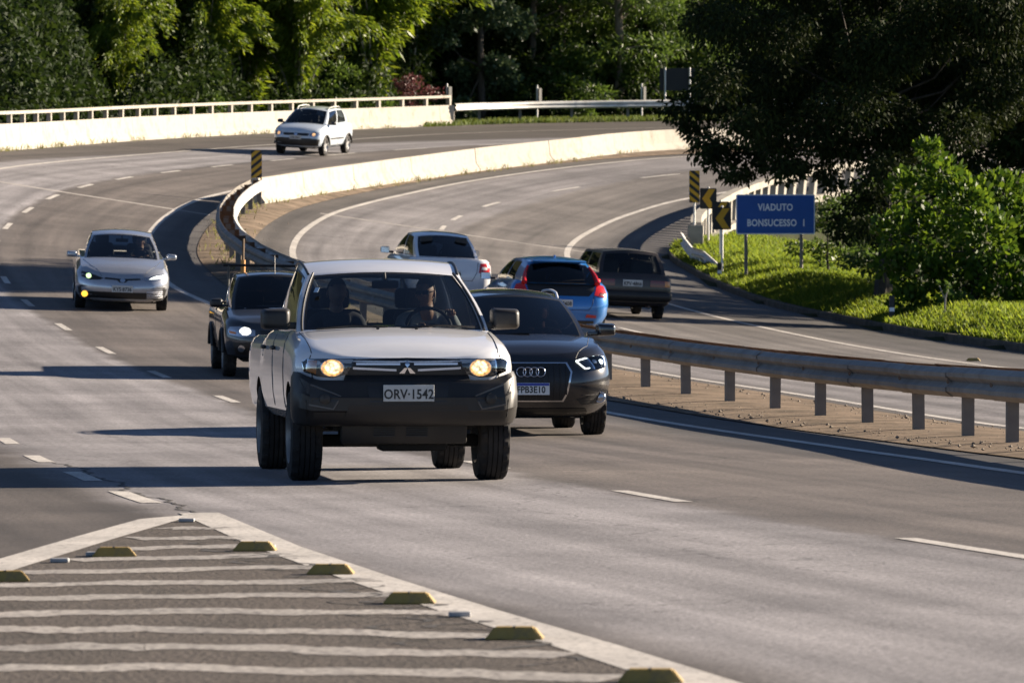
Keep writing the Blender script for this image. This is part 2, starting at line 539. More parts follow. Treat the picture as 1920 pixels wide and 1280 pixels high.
gx = np.concatenate([np.arange(-90, -30, 3), np.arange(-30, 30, 0.8), np.arange(30, 100, 4)])
gy = np.concatenate([np.arange(6, 60, 2), np.arange(60, 240, 0.8), np.arange(240, 400, 5)])
GX, GY = np.meshgrid(gx, gy)
gz = T(GX, GY)
under = (GX < KERB(GY) + .1) & (GX > np.where(GY > 120, BACK(GY), -40) - .1)
gz = np.where(under, S(GX, GY) - 0.22, gz)
ground = tag(ob('ground', grid(np.stack([GX, GY, gz], -1)), M_SOIL, None, 180), kind='structure')

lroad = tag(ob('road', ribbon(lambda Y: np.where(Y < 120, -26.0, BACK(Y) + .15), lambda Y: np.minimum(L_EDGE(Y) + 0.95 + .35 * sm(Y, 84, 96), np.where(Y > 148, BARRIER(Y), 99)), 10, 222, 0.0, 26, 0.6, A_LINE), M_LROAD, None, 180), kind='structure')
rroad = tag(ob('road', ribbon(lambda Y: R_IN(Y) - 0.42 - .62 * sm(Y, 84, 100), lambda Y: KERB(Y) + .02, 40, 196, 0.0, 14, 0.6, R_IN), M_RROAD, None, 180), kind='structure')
median = tag(ob('median_strip', ribbon(lambda Y: np.minimum(L_EDGE(Y) + 0.9 + .35 * sm(Y, 84, 96), np.where(Y > 147, BARRIER(Y), 99)), lambda Y: R_IN(Y) - 0.38 - .62 * sm(Y, 84, 100), 30, 196, 0.012, 9, 0.6, R_IN, 0.05), M_DIRT, None, 180), kind='structure')

def marking(parent, f, y0, y1, w, m, name, dz=0.004, step=0.6):
    n = max(2, int((y1 - y0) / step) + 1)
    Y = np.linspace(y0, y1, n)
    X = f(Y)
    sl = np.gradient(X, Y)
    k = w * np.sqrt(1 + sl ** 2) / 2
    V = np.stack([np.stack([X - k, Y, S(X - k, Y) + dz], -1), np.stack([X + k, Y, S(X + k, Y) + dz], -1)], 1)
    return ob(name, grid(V), m, parent)

marking(lroad, L_EDGE, 34, 200, .16, M_WHITE, 'edge_line')
marking(lroad, L_OUT, 125, 216, .15, M_WHITE, 'edge_line')
for yc in (22.5, 30.3, 38.8, 46.6, 54.6, 62.4, 70.1, 78.3, 86.1, 94, 102.1, 109.8, 116, 122, 128.5, 135, 141, 147.3, 153.4, 159.6, 165.6, 171.7, 177, 182.3, 188, 193):
    hl = 1.15 if yc > 34 else 1.5
    marking(lroad, A_LINE, yc - hl, yc + hl, .13, M_WHITE, 'lane_dash')
B_LINE = line_of([(-2.25, 36), (-2.75, 38.7), (-3.49, 43.35), (-4.3, 48.4), (-5.2, 55), (-6.8, 66)])
for yc in (38.7, 43.35, 48.4, 55.0, 62):
    marking(lroad, B_LINE, yc - 1.15, yc + 1.15, .15, M_WHITE, 'lane_dash')
marking(rroad, R_IN, 45, 194, .16, M_WHITE, 'edge_line')
marking(rroad, R_OUT, 64, 186, .16, M_WHITE, 'edge_line')
for yc in (66, 73, 80, 87, 94, 101, 108, 115, 122, 129, 136, 142, 147.5, 152.6, 159.2, 166.9, 173.6, 180):
    marking(rroad, R_MID, yc - 1.1, yc + 1.1, .13, M_WHITE, 'lane_dash')

# sealed seams and tyre marks along the lanes
M_SEAM = mat('bitumen seam', (.035, .032, .03), .8, vary=.3, vscale=4)
marking(lroad, lambda Y: B_LINE(Y) + .12 + .05 * np.sin(Y * 1.7) + .03 * np.sin(Y * 5.3) + .02 * np.sin(Y * 13.1), 35.5, 47, .03, M_SEAM, 'road_seam', .003, .12)
# expansion joints across the decks
M_JOINT = mat('pale joint mortar', (.3, .28, .26), .9, vary=.3, vscale=3)
def cross_joint(parent, pts, w):
    V = []
    for i in range(25):
        a = i / 24
        x = pts[0][0] + (pts[1][0] - pts[0][0]) * a
        y = pts[0][1] + (pts[1][1] - pts[0][1]) * a + .05 * math.sin(9 * a)
        V.append([(x, y - w / 2, float(S(x, y - w / 2)) + .003), (x, y + w / 2, float(S(x, y + w / 2)) + .003)])
    ob('expansion_joint', grid(V), M_JOINT, parent)
cross_joint(lroad, [(-17, 146.6), (-8.0, 141)], .35)
cross_joint(rroad, [(-5.3, 147.5), (4.0, 143.0)], .3)

# painted gore with its stripes
def band(parent, pix, w, m, name, wob=0.0):
    P = [on_road(*p) for p in pix]
    pts = []
    for a, b in zip(P, P[1:]):
        n = 14
        for i in range(n):
            pts.append(a.lerp(b, i / n))
    pts.append(P[-1])
    V = []
    for i, p in enumerate(pts):
        d = (pts[min(i + 1, len(pts) - 1)] - pts[max(i - 1, 0)])
        nrm = Vector((-d.y, d.x, 0)).normalized()
        ww = w * (1 + wob * (random.random() - .5))
        o = nrm * ww / 2
        off = nrm * (wob * .10 * math.sin(i * .7 + P[0].y * 3))
        a, b = p + off - o, p + off + o
        V.append([(a.x, a.y, float(S(a.x, a.y)) + .005), (b.x, b.y, float(S(b.x, b.y)) + .005)])
    return ob(name, grid(V), m, parent)
band(lroad, [(372, 962), (520, 1026), (700, 1088), (880, 1146), (1100, 1212), (1345, 1290), (1480, 1335)], .27, M_WHITE, 'gore_border')
band(lroad, [(392, 966), (300, 974), (180, 1008), (0, 1062), (-60, 1082)], .27, M_WHITE, 'gore_border')
M_GORE = mat('rough gore asphalt', (.08, .069, .062), .9, vary=.55, vscale=26, bump=.8, bscale=30, dirt=(.035, .033, .03), dscale=1.4, damt=.8, spec=.2)
P = [on_road(*p) for p in ((345, 968), (30, 1062), (-60, 1100), (-60, 1330), (1400, 1330), (1230, 1270), (860, 1150), (540, 1044))]
gm = pydata([(p.x, p.y, p.z + .0025) for p in P], [list(range(len(P)))])
ob('gore_surface', gm, M_GORE, lroad)
for st in ([(312, 990), (412, 992)], [(252, 1011), (452, 1008)], [(205, 1030), (470, 1024)], [(131, 1051), (560, 1041)], [(38, 1075), (640, 1062)], [(-30, 1098), (710, 1089)],
           [(-60, 1125), (300, 1119), (770, 1115)], [(-60, 1154), (300, 1147), (850, 1150)], [(-60, 1182), (300, 1181), (940, 1193)], [(-60, 1216), (300, 1213), (1060, 1231)], [(-60, 1255), (300, 1252), (1160, 1272)]):
    band(lroad, st, .40, M_WHITE2, 'gore_stripe', .40 + .2 * random.random())
for ck, wv in (([(470, 1040), (520, 1052), (585, 1078), (640, 1092), (735, 1125), (800, 1146), (860, 1172), (950, 1204), (1050, 1250)], .05), ([(395, 1012), (430, 1030), (520, 1066)], .04), ([(620, 1100), (700, 1140), (760, 1176), (850, 1225)], .03)):
    band(lroad, ck, wv, M_SEAM, 'road_crack', 1.6)

# ------------------------------------------------------------------ swept things
def sweep(prof, pts, closed=True):
    """prof: (lateral, height) points, pts: path of Vectors; mesh with end caps"""
    V = []
    for i, p in enumerate(pts):
        d = pts[min(i + 1, len(pts) - 1)] - pts[max(i - 1, 0)]
        r = Vector((d.y, -d.x, 0)).normalized()      # to the right when walking away
        V.append([tuple(p + r * a + Vector((0, 0, h))) for a, h in prof])
    n = len(prof)
    vs = [v for row in V for v in row]
    fs = []
    for i in range(len(pts) - 1):
        for j in range(n if closed else n - 1):
            k = (j + 1) % n
            fs.append((i * n + j, i * n + k, (i + 1) * n + k, (i + 1) * n + j))
    if closed:
        fs.append(tuple(range(n))[::-1])
        fs.append(tuple((len(pts) - 1) * n + j for j in range(n)))
    me = pydata(vs, fs)
    bm = bmesh.new(); bm.from_mesh(me)
    bmesh.ops.recalc_face_normals(bm, faces=bm.faces)
    bm.to_mesh(me); bm.free()
    return me

def walk(f, y0, y1, step, off=0.0, zf=None):
    """points every `step` metres of path along X=f(Y)"""
    Y = np.linspace(y0, y1, 4000)
    X = f(Y)
    if off:
        sl = np.gradient(X, Y)
        k = np.sqrt(1 + sl ** 2)
        X, Y = X + off / k, Y - off * sl / k
    d = np.concatenate([[0], np.cumsum(np.hypot(np.diff(X), np.diff(Y)))])
    n = max(1, int(round(d[-1] / step)))
    q = np.linspace(0, d[-1], n + 1)
    x, y = np.interp(q, d, X), np.interp(q, d, Y)
    z = (zf or S)(x, y)
    return [Vector((a, b, float(c))) for a, b, c in zip(x, y, z)]

# centre barrier in cast panels
NJ = [(-.28, -.05), (.28, -.05), (.28, .07), (.14, .26), (.09, .72), (-.09, .72), (-.14, .26), (-.28, .07)]
bar = tag(empty('concrete_barrier', (-6.95, 148.2, float(S(-6.95, 148.2)))), 'long white concrete safety barrier curving between the two carriageways', 'barrier')
def child_mesh(o, parent):
    o.parent = parent
    o.matrix_parent_inverse = Matrix.Identity(4)
    o.location = -Vector(parent.location) if parent.rotation_euler.z == 0 else o.location
    return o
pts = walk(BARRIER, 148.0, 199, 1.0)
k = 6
for i in range(0, len(pts) - 1, k):
    seg = pts[i:i + k + 1]
    if len(seg) < 2: break
    a, b = seg[-2], seg[-1]
    seg = seg[:-1] + [b - (b - a).normalized() * .05]
    jj = random.uniform(-.012, .012)
    child_mesh(ob('barrier_panel', sweep([(x + jj, z + (jj if z > .5 else 0)) for x, z in NJ], seg), M_CONC), bar)

# roadside parapet on the left, with its posts and hand beam
PB = [(-.16, -.05), (.22, -.05), (.22, .06), (.10, .24), (.04, .80), (-.16, .80)]
par = tag(empty('bridge_parapet', (-16, 163, float(S(-16, 163)))), 'long white parapet with square openings under its top beam on the outer bend', 'parapet')
ppts = walk(PARAPET, 146, 213.0, 1.03, 0, lambda x, y: S(x, y) + 0.0)
for i in range(0, len(ppts) - 1, 6):
    seg = ppts[i:i + 7]
    if len(seg) < 2: break
    a, b = seg[-2], seg[-1]
    if i + 7 < len(ppts): seg = seg[:-1] + [b - (b - a).normalized() * .02]
    child_mesh(ob('wall_panel', sweep(PB, seg), M_CONC), par)
pm = None
for i in range(1, len(ppts), 2):
    p = ppts[i]
    d = (ppts[min(i + 1, len(ppts) - 1)] - ppts[i - 1])
    if pm is None:
        pm = box('post', (0, 0, 0.15), (.15, .17, .35), M_CONC, None, 0, .015)
        o = pm
    else:
        o = pm.copy(); COL.objects.link(o)
    o.parent = par
    o.location = p + Vector((-.04, 0, .79)) - par.location
    o.rotation_euler.z = math.atan2(-d.x, d.y)
child_mesh(ob('hand_beam', sweep([(-.13, 1.09), (.07, 1.09), (.07, 1.19), (-.13, 1.19)], ppts), M_CONC), par)
# end block of the parapet
e = ppts[-1]
box('end_block', e - par.location + Vector((.03, .0, .40)), (.28, .26, .8), M_CONC, par, .35, .05)

# W-beam guard rails
def wprof(side):
    P = [(0, .0), (.03, .02), (.082, .055), (.082, .10), (.03, .14), (.02, .155), (.03, .17), (.082, .21), (.082, .255), (.03, .29), (0, .31)]
    outer = [(side * a, h) for a, h in P]
    inner = [(side * (a - .006), h) for a, h in P][::-1]
    return outer + inner
def post_mesh():
    bm = bmesh.new()
    prof = [(-.06, -.05), (.06, -.05), (.06, -.038), (-.048, -.038), (-.048, .038), (.06, .038), (.06, .05), (-.06, .05)]
    vs0 = [bm.verts.new((x, y, -.35)) for x, y in prof]
    vs1 = [bm.verts.new((x, y, .70)) for x, y in prof]
    n = len(prof)
    for i in range(n):
        bm.faces.new((vs0[i], vs0[(i + 1) % n], vs1[(i + 1) % n], vs1[i]))
    bm.faces.new(vs1)
    bm.faces.new(vs0[::-1])
    bmesh.ops.recalc_face_normals(bm, faces=bm.faces)
    me = bpy.data.meshes.new('post'); bm.to_mesh(me); bm.free()
    return me
rail = tag(empty('guard_rail', (5.0, 58, float(S(5, 58)))), 'double sided steel guard rail on posts along the sandy median', 'guard rail')
rp = walk(RAIL, 37, 147.4, 2.72)
fine = {}
pme = post_mesh()
for i, p in enumerate(rp):
    d = rp[min(i + 1, len(rp) - 1)] - rp[max(i - 1, 0)]
    rz = math.atan2(-d.x, d.y)
    o = ob('post', pme, M_POST, rail)
    o.location = p - rail.location
    o.rotation_euler = (random.uniform(-.012, .012), random.uniform(-.015, .015), rz)
    s = ob('spacer', bpy.data.meshes.get('spacer_mesh') or bm_box(bmesh.new(), (0, 0, .62), (.34, .09, .2)), M_RUST, rail)
    s.data.name = 'spacer_mesh'
    s.location = p - rail.location
    s.rotation_euler.z = rz
def beams(path, parent, side, m, h0, jit=.006):
    for i in range(len(path) - 1):
        a, b = path[i], path[i + 1]
        pv = path[i - 1] if i else a - (b - a)
        nx = path[i + 2] if i + 2 < len(path) else b + (b - a)
        seg = []
        for t in np.linspace(-0.035, 1.0, 7):
            # Catmull-Rom
            q = 0.5 * ((2 * a) + (b - pv) * t + (2 * pv - 5 * a + 4 * b - nx) * t * t + (3 * a - pv - 3 * b + nx) * t ** 3)
            seg.append(q)
        off = side * (.17 + (.009 if i % 2 else 0) + random.uniform(-.004, .004))
        pr = [(x + off + random.uniform(-jit, jit) * 0, z + h0) for x, z in wprof(side)]
        dz = random.uniform(-jit, jit)
        seg = [s + Vector((0, 0, dz)) for s in seg]
        me = sweep(pr, seg)
        child_mesh(ob('rail_beam', me, m, None, 40), parent)
        # bolt at the lap
beams(rp, rail, -1, M_GALV, .47)
beams(rp[:24], rail, 1, M_RUST, .47)
beams(rp[23:], rail, 1, M_GALVB, .47)  # sunlit face of the far stretch put into the colour as brighter steel
bmesh_b = None
for i, p in enumerate(rp[:24]):
    d = rp[min(i + 1, len(rp) - 1)] - rp[max(i - 1, 0)]
    n = Vector((d.y, -d.x, 0)).normalized()
    if bmesh_b is None:
        bm = bmesh.new(); bmesh.ops.create_uvsphere(bm, u_segments=8, v_segments=5, radius=.03)
        bmesh_b = bpy.data.meshes.new('bolt'); bm.to_mesh(bmesh_b); bm.free()
    o = ob('bolt', bmesh_b, M_RUST, rail)
    o.location = p - n * .20 + Vector((0, 0, .625)) - rail.location

# guard rail on the far side of the outer bend, beyond the parapet
FAR_RAIL = line_of([(-2.5, 212.9), (-1.0, 215.6), (1.6, 218.2), (6.5, 220.6), (14, 224), (24, 228)])
fr_ = tag(empty('guard_rail', (-2.5, 213.2, float(S(-2.5, 213)))), 'bright steel guard rail on the grass verge beyond the end of the white parapet', 'guard rail')
fp = walk(FAR_RAIL, 213.1, 227, 2.6)
for p in fp:
    o = ob('post', pme, M_GALVB, fr_); o.location = p + Vector((-.15, .2, .12)) - fr_.location
beams([p + Vector((0, 0, .12)) for p in fp], fr_, 1, M_GALVB, .42)

# kerb at the foot of the grass bank
kp = walk(KERB, 62, 148, 1.0)
tag(ob('kerb', sweep([(0, -.1), (.16, -.1), (.16, .15), (.03, .15), (0, .12)], kp), M_KERB), kind='structure')

# parapet of the viaduct on the right, seen from outside
vp = tag(empty('bridge_parapet', (4.4, 146, float(S(4.4, 146)))), 'weathered concrete viaduct railing with slanting posts behind the chevron signs', 'parapet')
VPAR = line_of([(4.95, 143), (4.95, 147), (5.2, 152), (5.95, 157.5), (7.0, 162.5), (8.7, 167.5), (12.4, 174), (18.4, 181), (26, 187.5)])
vpts = walk(VPAR, 147.2, 187, .9)
child_mesh(ob('deck_edge', sweep([(-.05, -.9), (.38, -.9), (.38, .12), (-.05, .12)], vpts), M_CONCG), vp)
child_mesh(ob('top_beam', sweep([(-.02, .78), (.28, .78), (.28, .98), (-.02, .98)], vpts), M_CONCG), vp)
pm2 = None
for i, p in enumerate(vpts):
    d = vpts[min(i + 1, len(vpts) - 1)] - vpts[max(i - 1, 0)]
    if pm2 is None:
        bm = bmesh.new(); bm_box(bm, (.13, 0, .45), (.2, .22, .74), 0, .01, R(-14))
        pm2 = bpy.data.meshes.new('railing_post'); bm.to_mesh(pm2); bm.free()
    o = ob('post', pm2, M_CONCG, vp)
    o.location = p - vp.location
    o.rotation_euler.z = math.atan2(-d.x, d.y)
box('end_pillar', (vpts[0] - vp.location) + Vector((.1, -.25, .25)), (.42, .5, 1.3), M_CONCG, vp, 0, .03)

# ------------------------------------------------------------------ vehicle materials
M_RUBBER = mat('tyre rubber', (.018, .018, .019), .82, vary=.3, vscale=8, dirt=(.09, .075, .06), dscale=3, damt=.45, spec=.2)
M_RIM = mat('alloy rim', (.5, .5, .5), .35, metal=.8, vary=.1)
M_STEEL = mat('dusty steel rim', (.22, .21, .2), .5, metal=.5, vary=.2)
M_TRIM = mat('black trim', (.012, .012, .013), .45)
M_PLAST = mat('dusty black bumper plastic', (.014, .0125, .0115), .5, vary=.2, vscale=5, dirt=(.035, .028, .022), dscale=2.2, damt=.5)
M_UNDER = mat('underbody', (.012, .011, .01), .9, vary=.3)
M_INT = mat('cabin upholstery', (.03, .03, .032), .8, vary=.15)
M_CHROME = mat('chrome', (.78, .78, .8), .14, metal=1.0)
M_DULLCH = mat('satin chrome', (.72, .74, .80), .34, metal=.45)
M_PLATE = mat('grey licence plate', (.5, .5, .48), .5, vary=.08, vscale=8, dirt=(.25, .22, .18), dscale=6, damt=.4)
M_PLATEW = mat('white licence plate', (.72, .72, .7), .45, vary=.05)
M_PLBLUE = mat('plate blue band', (.03, .06, .35), .45)
M_INK = mat('plate lettering', (.02, .02, .02), .6)
M_RED = mat('red tail lamp lens', (.42, .012, .014), .18, coat=.8)
M_REDD = mat('dark red lens', (.12, .008, .008), .25, coat=.5)
M_AMB = mat('amber lens', (.55, .17, .02), .25, coat=.6)
M_CLEAR = glass('clear lamp lens', (.93, .95, .96))
M_LAMPIN = mat('lamp bowl', (.5, .5, .52), .22, metal=.9)
M_LIT = mat('lit halogen', (1, .8, .5), .5, emit=(1.0, .46, .12), estr=.30)
M_LITC = mat('lit halogen core', (1, .9, .7), .5, emit=(1.0, .74, .36), estr=.62)
M_LITF = mat('lit reflector', (1, 1, 1), .5, emit=(1.0, .97, .86), estr=.45)
for _m in (M_LIT, M_LITC, M_LITF):                       # facets of the reflector
    _t = _m.node_tree
    _v = _t.nodes.new('ShaderNodeTexVoronoi'); _v.inputs['Scale'].default_value = 38
    _c = _t.nodes.new('ShaderNodeTexCoord'); _t.links.new(_c.outputs['Object'], _v.inputs['Vector'])
    _r = _t.nodes.new('ShaderNodeMapRange'); _b = _t.nodes['Principled BSDF']
    _e = _b.inputs['Emission Strength'].default_value
    _r.inputs[1].default_value = 0; _r.inputs[2].default_value = .8; _r.inputs[3].default_value = _e * 2.2; _r.inputs[4].default_value = _e * .35
    _t.links.new(_v.outputs['Distance'], _r.inputs[0]); _t.links.new(_r.outputs[0], _b.inputs['Emission Strength'])
M_LITW = mat('lit white lamp', (1, 1, 1), .5, emit=(.95, 1.0, .9), estr=1.1)
M_LITG = mat('lit projector', (.9, 1, .8), .5, emit=(.66, 1.0, .35), estr=.55)
M_LITY = mat('lit fog lamp', (1, .7, .2), .5, emit=(1.0, .50, .04), estr=.6)
M_BRAKE = mat('lit brake lamp', (1, .05, .03), .4, emit=(1.0, .05, .03), estr=5.0)
M_GCLR = glass('windscreen glass', (.66, .70, .70))
M_GMID = glass('tinted glass', (.30, .32, .33))
M_GDRK = glass('dark film glass', (.09, .09, .1))
def carpaint(name, col, rough=.32, metal=0.0, coat=1.0, dirt=.12):
    return mat(name, col, rough, metal, .5, coat=coat, vary=.03, vscale=3, dirt=tuple(.5 * c + .05 for c in col), dscale=2.0, damt=dirt)

def hsm(x, a, b):
    t = min(1, max(0, (x - a) / (b - a)))
    return t * t * (3 - 2 * t)

def pillow(levels, zt, zb, bow=(.07, .05), cf=(.3, .3), cr=(.2, .15), nf=9, nc=9, ns=26, nx=14, taper=None):
    """closed shell from horizontal outlines stacked from the sill (t=0) to the shoulder (t=1)"""
    verts, faces = [], []
    rings = []
    for t, w, yf, yr in levels:
        rt = []
        for i in range(nf):
            x = (w - cf[0]) * i / nf
            rt.append((x, yf + bow[0] * (x / w) ** 2))
        y0 = yf + bow[0] * ((w - cf[0]) / w) ** 2
        for i in range(nc + 1):
            a = math.pi / 2 * i / nc
            rt.append((w - cf[0] + cf[0] * math.sin(a), y0 + cf[1] * (1 - math.cos(a))))
        y1 = yr - bow[1] * ((w - cr[0]) / w) ** 2
        ya, yb = y0 + cf[1], y1 - cr[1]
        for i in range(1, ns):
            rt.append((w, ya + (yb - ya) * i / ns))
        for i in range(nc + 1):
            a = math.pi / 2 * i / nc
            rt.append((w - cr[0] + cr[0] * math.cos(a), yb + cr[1] * math.sin(a)))
        for i in range(1, nf + 1):
            x = (w - cr[0]) * (1 - i / nf)
            rt.append((x, yr - bow[1] * (x / w) ** 2))
        if taper:
            rt = [(x * taper(y), y) for x, y in rt]
        n = len(rt)
        R_ = []
        for x, y in rt:
            z = zb + t * (zt(x, y) - zb); verts.append((x, y, z)); R_.append(len(verts) - 1)
        L_ = [R_[0]]
        for x, y in rt[1:-1]:
            z = zb + t * (zt(-x, y) - zb); verts.append((-x, y, z)); L_.append(len(verts) - 1)
        L_.append(R_[-1])
        rings.append((R_, L_, rt))
    n = len(rings[0][0])
    for (Ra, La, _), (Rb, Lb, _) in zip(rings, rings[1:]):
        for i in range(n - 1):
            faces.append((Ra[i], Ra[i + 1], Rb[i + 1], Rb[i]))
            faces.append([La[i + 1], La[i], Lb[i], Lb[i + 1]])
    for ring, fz, flip in ((rings[0], lambda x, y: zb, True), (rings[-1], zt, False)):
        R_, L_, rt = ring
        rows = []
        for i in range(n):
            if i in (0, n - 1):
                rows.append([R_[i]]); continue
            x, y = rt[i]
            row = [L_[i]]
            for k in range(1, nx):
                xx = -x + 2 * x * k / nx
                verts.append((xx, y, fz(xx, y))); row.append(len(verts) - 1)
            row.append(R_[i])
            rows.append(row)
        for A, B in zip(rows, rows[1:]):
            if len(A) == 1:
                for k in range(nx): faces.append((A[0], B[k + 1], B[k]) if flip else (A[0], B[k], B[k + 1]))
            elif len(B) == 1:
                for k in range(nx): faces.append((A[k], A[k + 1], B[0]))
            else:
                for k in range(nx): faces.append((A[k], A[k + 1], B[k + 1], B[k]))
    me = pydata(verts, [tuple(f) for f in faces])
    bm = bmesh.new(); bm.from_mesh(me)
    bmesh.ops.remove_doubles(bm, verts=bm.verts, dist=1e-5)
    bmesh.ops.recalc_face_normals(bm, faces=bm.faces)
    bm.to_mesh(me); bm.free()
    return me

def cut(me, mats, cutter_bm, cutter_mat):
    """mesh minus cutter, cut faces take cutter_mat"""
    for q in mats: me.materials.append(q)
    a = bpy.data.objects.new('a', me); COL.objects.link(a)
    cm = bpy.data.meshes.new('c'); cutter_bm.to_mesh(cm); cutter_bm.free(); cm.materials.append(cutter_mat)
    b = bpy.data.objects.new('b', cm); COL.objects.link(b)
    md = a.modifiers.new('m', 'BOOLEAN'); md.object = b; md.operation = 'DIFFERENCE'; md.solver = 'EXACT'
    md.material_mode = 'TRANSFER'
    bpy.context.view_layer.update()
    dg = bpy.context.evaluated_depsgraph_get()
    out = bpy.data.meshes.new_from_object(a.evaluated_get(dg))
    bpy.data.objects.remove(a); bpy.data.objects.remove(b)
    return out

def lathe(prof, n, axis='x', closed=False):
    """prof: (offset along the axis, radius)"""
    V, F = [], []
    m = len(prof)
    for k in range(n):
        a = 2 * math.pi * k / n
        for o, r in prof:
            V.append((o, r * math.cos(a), r * math.sin(a)) if axis == 'x' else (r * math.cos(a), o, r * math.sin(a)))
    for k in range(n):
        for j in range(m - 1 + (1 if closed else 0)):
            j2 = (j + 1) % m
            F.append((k * m + j, k * m + j2, ((k + 1) % n) * m + j2, ((k + 1) % n) * m + j))
    me = pydata(V, F)
    bm = bmesh.new(); bm.from_mesh(me)
    bmesh.ops.remove_doubles(bm, verts=bm.verts, dist=1e-6)
    bmesh.ops.recalc_face_normals(bm, faces=bm.faces)
    bm.to_mesh(me); bm.free()
    return me

class Car:
    def __init__(s, name, label, cat, X, Y, rz, L, anchor, group='vehicles on the motorway', lift=0.0):
        s.lift = lift
        s.root = empty(name)
        tag(s.root, label, cat, group)
        s.L = L
        e = .3
        nx_ = -(float(S(X + e, Y)) - float(S(X - e, Y))) / (2 * e)
        ny_ = -(float(S(X, Y + e)) - float(S(X, Y - e))) / (2 * e)
        z = Vector((nx_, ny_, 1)).normalized()
        yv = Vector((-math.sin(rz), math.cos(rz), 0)); yv = (yv - z * yv.dot(z)).normalized()
        xv = yv.cross(z)
        M = Matrix((xv, yv, z)).transposed()
        p = Vector((X, Y, float(S(X, Y))))
        s.M = Matrix.Translation(p - M @ Vector((0, anchor, -lift))) @ M.to_4x4()
        s.root.matrix_world = s.M
        s.root.location = s.M.translation
        s.root.rotation_euler = M.to_euler()
        s.bv, s.bf = [], []

    def add(s, name, me, m, smooth=None, parent=None, loc=None, rot=None):
        o = ob(name, me, m, parent or s.root, smooth)
        if loc: o.location = loc
        if rot: o.rotation_euler = rot
        return o

    def shell(s, name, me, mats, cutter=None, cmat=None, angle=32):
        if cutter is not None:
            me = cut(me, mats, cutter, cmat or M_UNDER)
        else:
            for q in mats: me.materials.append(q)
        o = s.add(name, me, None, angle)
        k = len(s.bv)
        s.bv += [v.co.copy() for v in me.vertices]
        s.bf += [[k + i for i in p.vertices] for p in me.polygons]
        s.tree = BVHTree.FromPolygons(s.bv, s.bf)
        return o

    def ray(s, mode, a, b):
        o, d = {'front': ((a, -6, b), (0, 1, 0)), 'rear': ((a, 12, b), (0, -1, 0)), 'right': ((6, a, b), (-1, 0, 0)), 'left': ((-6, a, b), (1, 0, 0)), 'top': ((a, b, 6), (0, 0, -1))}[mode]
        h = s.tree.ray_cast(Vector(o), Vector(d))
        return h[0], Vector(d)

    def decal(s, name, poly, mode, m, off=.006, depth=.03, res=.05, parent=None, smooth=35):
        """plate of the given outline lying on the shell, seen along `mode`"""
        bm = bmesh.new()
        f = bm.faces.new([bm.verts.new((p[0], p[1], 0)) for p in poly])
        for ax in (0, 1):
            lo, hi = min(p[ax] for p in poly), max(p[ax] for p in poly)
            n = int((hi - lo) / res)
            for i in range(1, n + 1):
                c = lo + (hi - lo) * i / (n + 1)
                co = [0, 0, 0]; co[ax] = c
                no = [0, 0, 0]; no[ax] = 1
                bmesh.ops.bisect_plane(bm, geom=bm.verts[:] + bm.edges[:] + bm.faces[:], plane_co=co, plane_no=no)
        bmesh.ops.triangulate(bm, faces=[f for f in bm.faces if len(f.verts) > 4])
        hits = [s.ray(mode, v.co.x, v.co.y) for v in bm.verts]
        ax = {'front': 1, 'rear': 1, 'right': 0, 'left': 0, 'top': 2}[mode]
        ds = [h[0][ax] for h in hits if h[0] is not None]
        mean = sum(ds) / len(ds) if ds else 0
        worst = (max(ds) if mode in ('front', 'left') else min(ds)) if ds else 0
        for v, (h, d) in zip(bm.verts, hits):
            a, b = v.co.x, v.co.y
            if h is not None:
                v.co = h
            else:
                c = worst
                v.co = {1: (a, c, b), 0: (c, a, b), 2: (a, b, c)}[ax]
        d = hits[0][1]
        r = bmesh.ops.extrude_face_region(bm, geom=bm.faces[:])
        nv = [g for g in r['geom'] if isinstance(g, bmesh.types.BMVert)]
        ns = set(nv)
        for v in bm.verts:
            v.co += -d * off if v in ns else d * depth
        bmesh.ops.recalc_face_normals(bm, faces=bm.faces)
        o = ob(name, bm, m, parent or s.root, smooth)
        return o

    def seam(s, name, pts, mode, r=.004, m=None, parent=None):
        P = []
        for (a, b), (c, d) in zip(pts, pts[1:]):
            n = max(2, int(math.hypot(c - a, d - b) / .06))
            for i in range(n):
                h, dd = s.ray(mode, a + (c - a) * i / n, b + (d - b) * i / n)
                if h is not None: P.append(h)
        h, dd = s.ray(mode, *pts[-1])
        if h is not None: P.append(h)
        if len(P) > 1:
            bm = bmesh.new(); bm_tube(bm, P, r, 5)
            return s.add(name, bm, m or M_TRIM, 60, parent)

    def cabin(s, paint, A0, A1, C0, C1, crown=.05, arch=.05, bow=(.16, .10), rbow=(.10, .06), bulge=.03, ws=None, rw=None, sides=None, gf=None, gs=None, gr=None, planx=.02, roofmat=None, belt=.0):
        A0, A1, C0, C1 = map(Vector, (A0, A1, C0, C1))
        def base(u):
            p = A0.lerp(C0, u); return p + Vector((planx * 4 * u * (1 - u), 0, belt * 4 * u * (1 - u)))
        def top(u):
            p = A1.lerp(C1, u); return p + Vector((planx * 4 * u * (1 - u), 0, arch * 4 * u * (1 - u)))
        def side(u, v, sg):
            p = base(u).lerp(top(u), v); p.x += bulge * 4 * v * (1 - v)
            return (p.x * sg, p.y, p.z)
        def front(u, v):
            e = A0.lerp(A1, v); x = (e.x + bulge * 4 * v * (1 - v)) * u; k = 1 - u * u
            return (x, e.y - (bow[0] * (1 - v) + bow[1] * v) * k - .02 * 4 * v * (1 - v), e.z + crown * v * k)
        def rear(u, v):
            e = C0.lerp(C1, v); x = (e.x + bulge * 4 * v * (1 - v)) * u; k = 1 - u * u
            return (x, e.y + (rbow[0] * (1 - v) + rbow[1] * v) * k + .015 * 4 * v * (1 - v), e.z + crown * v * k)
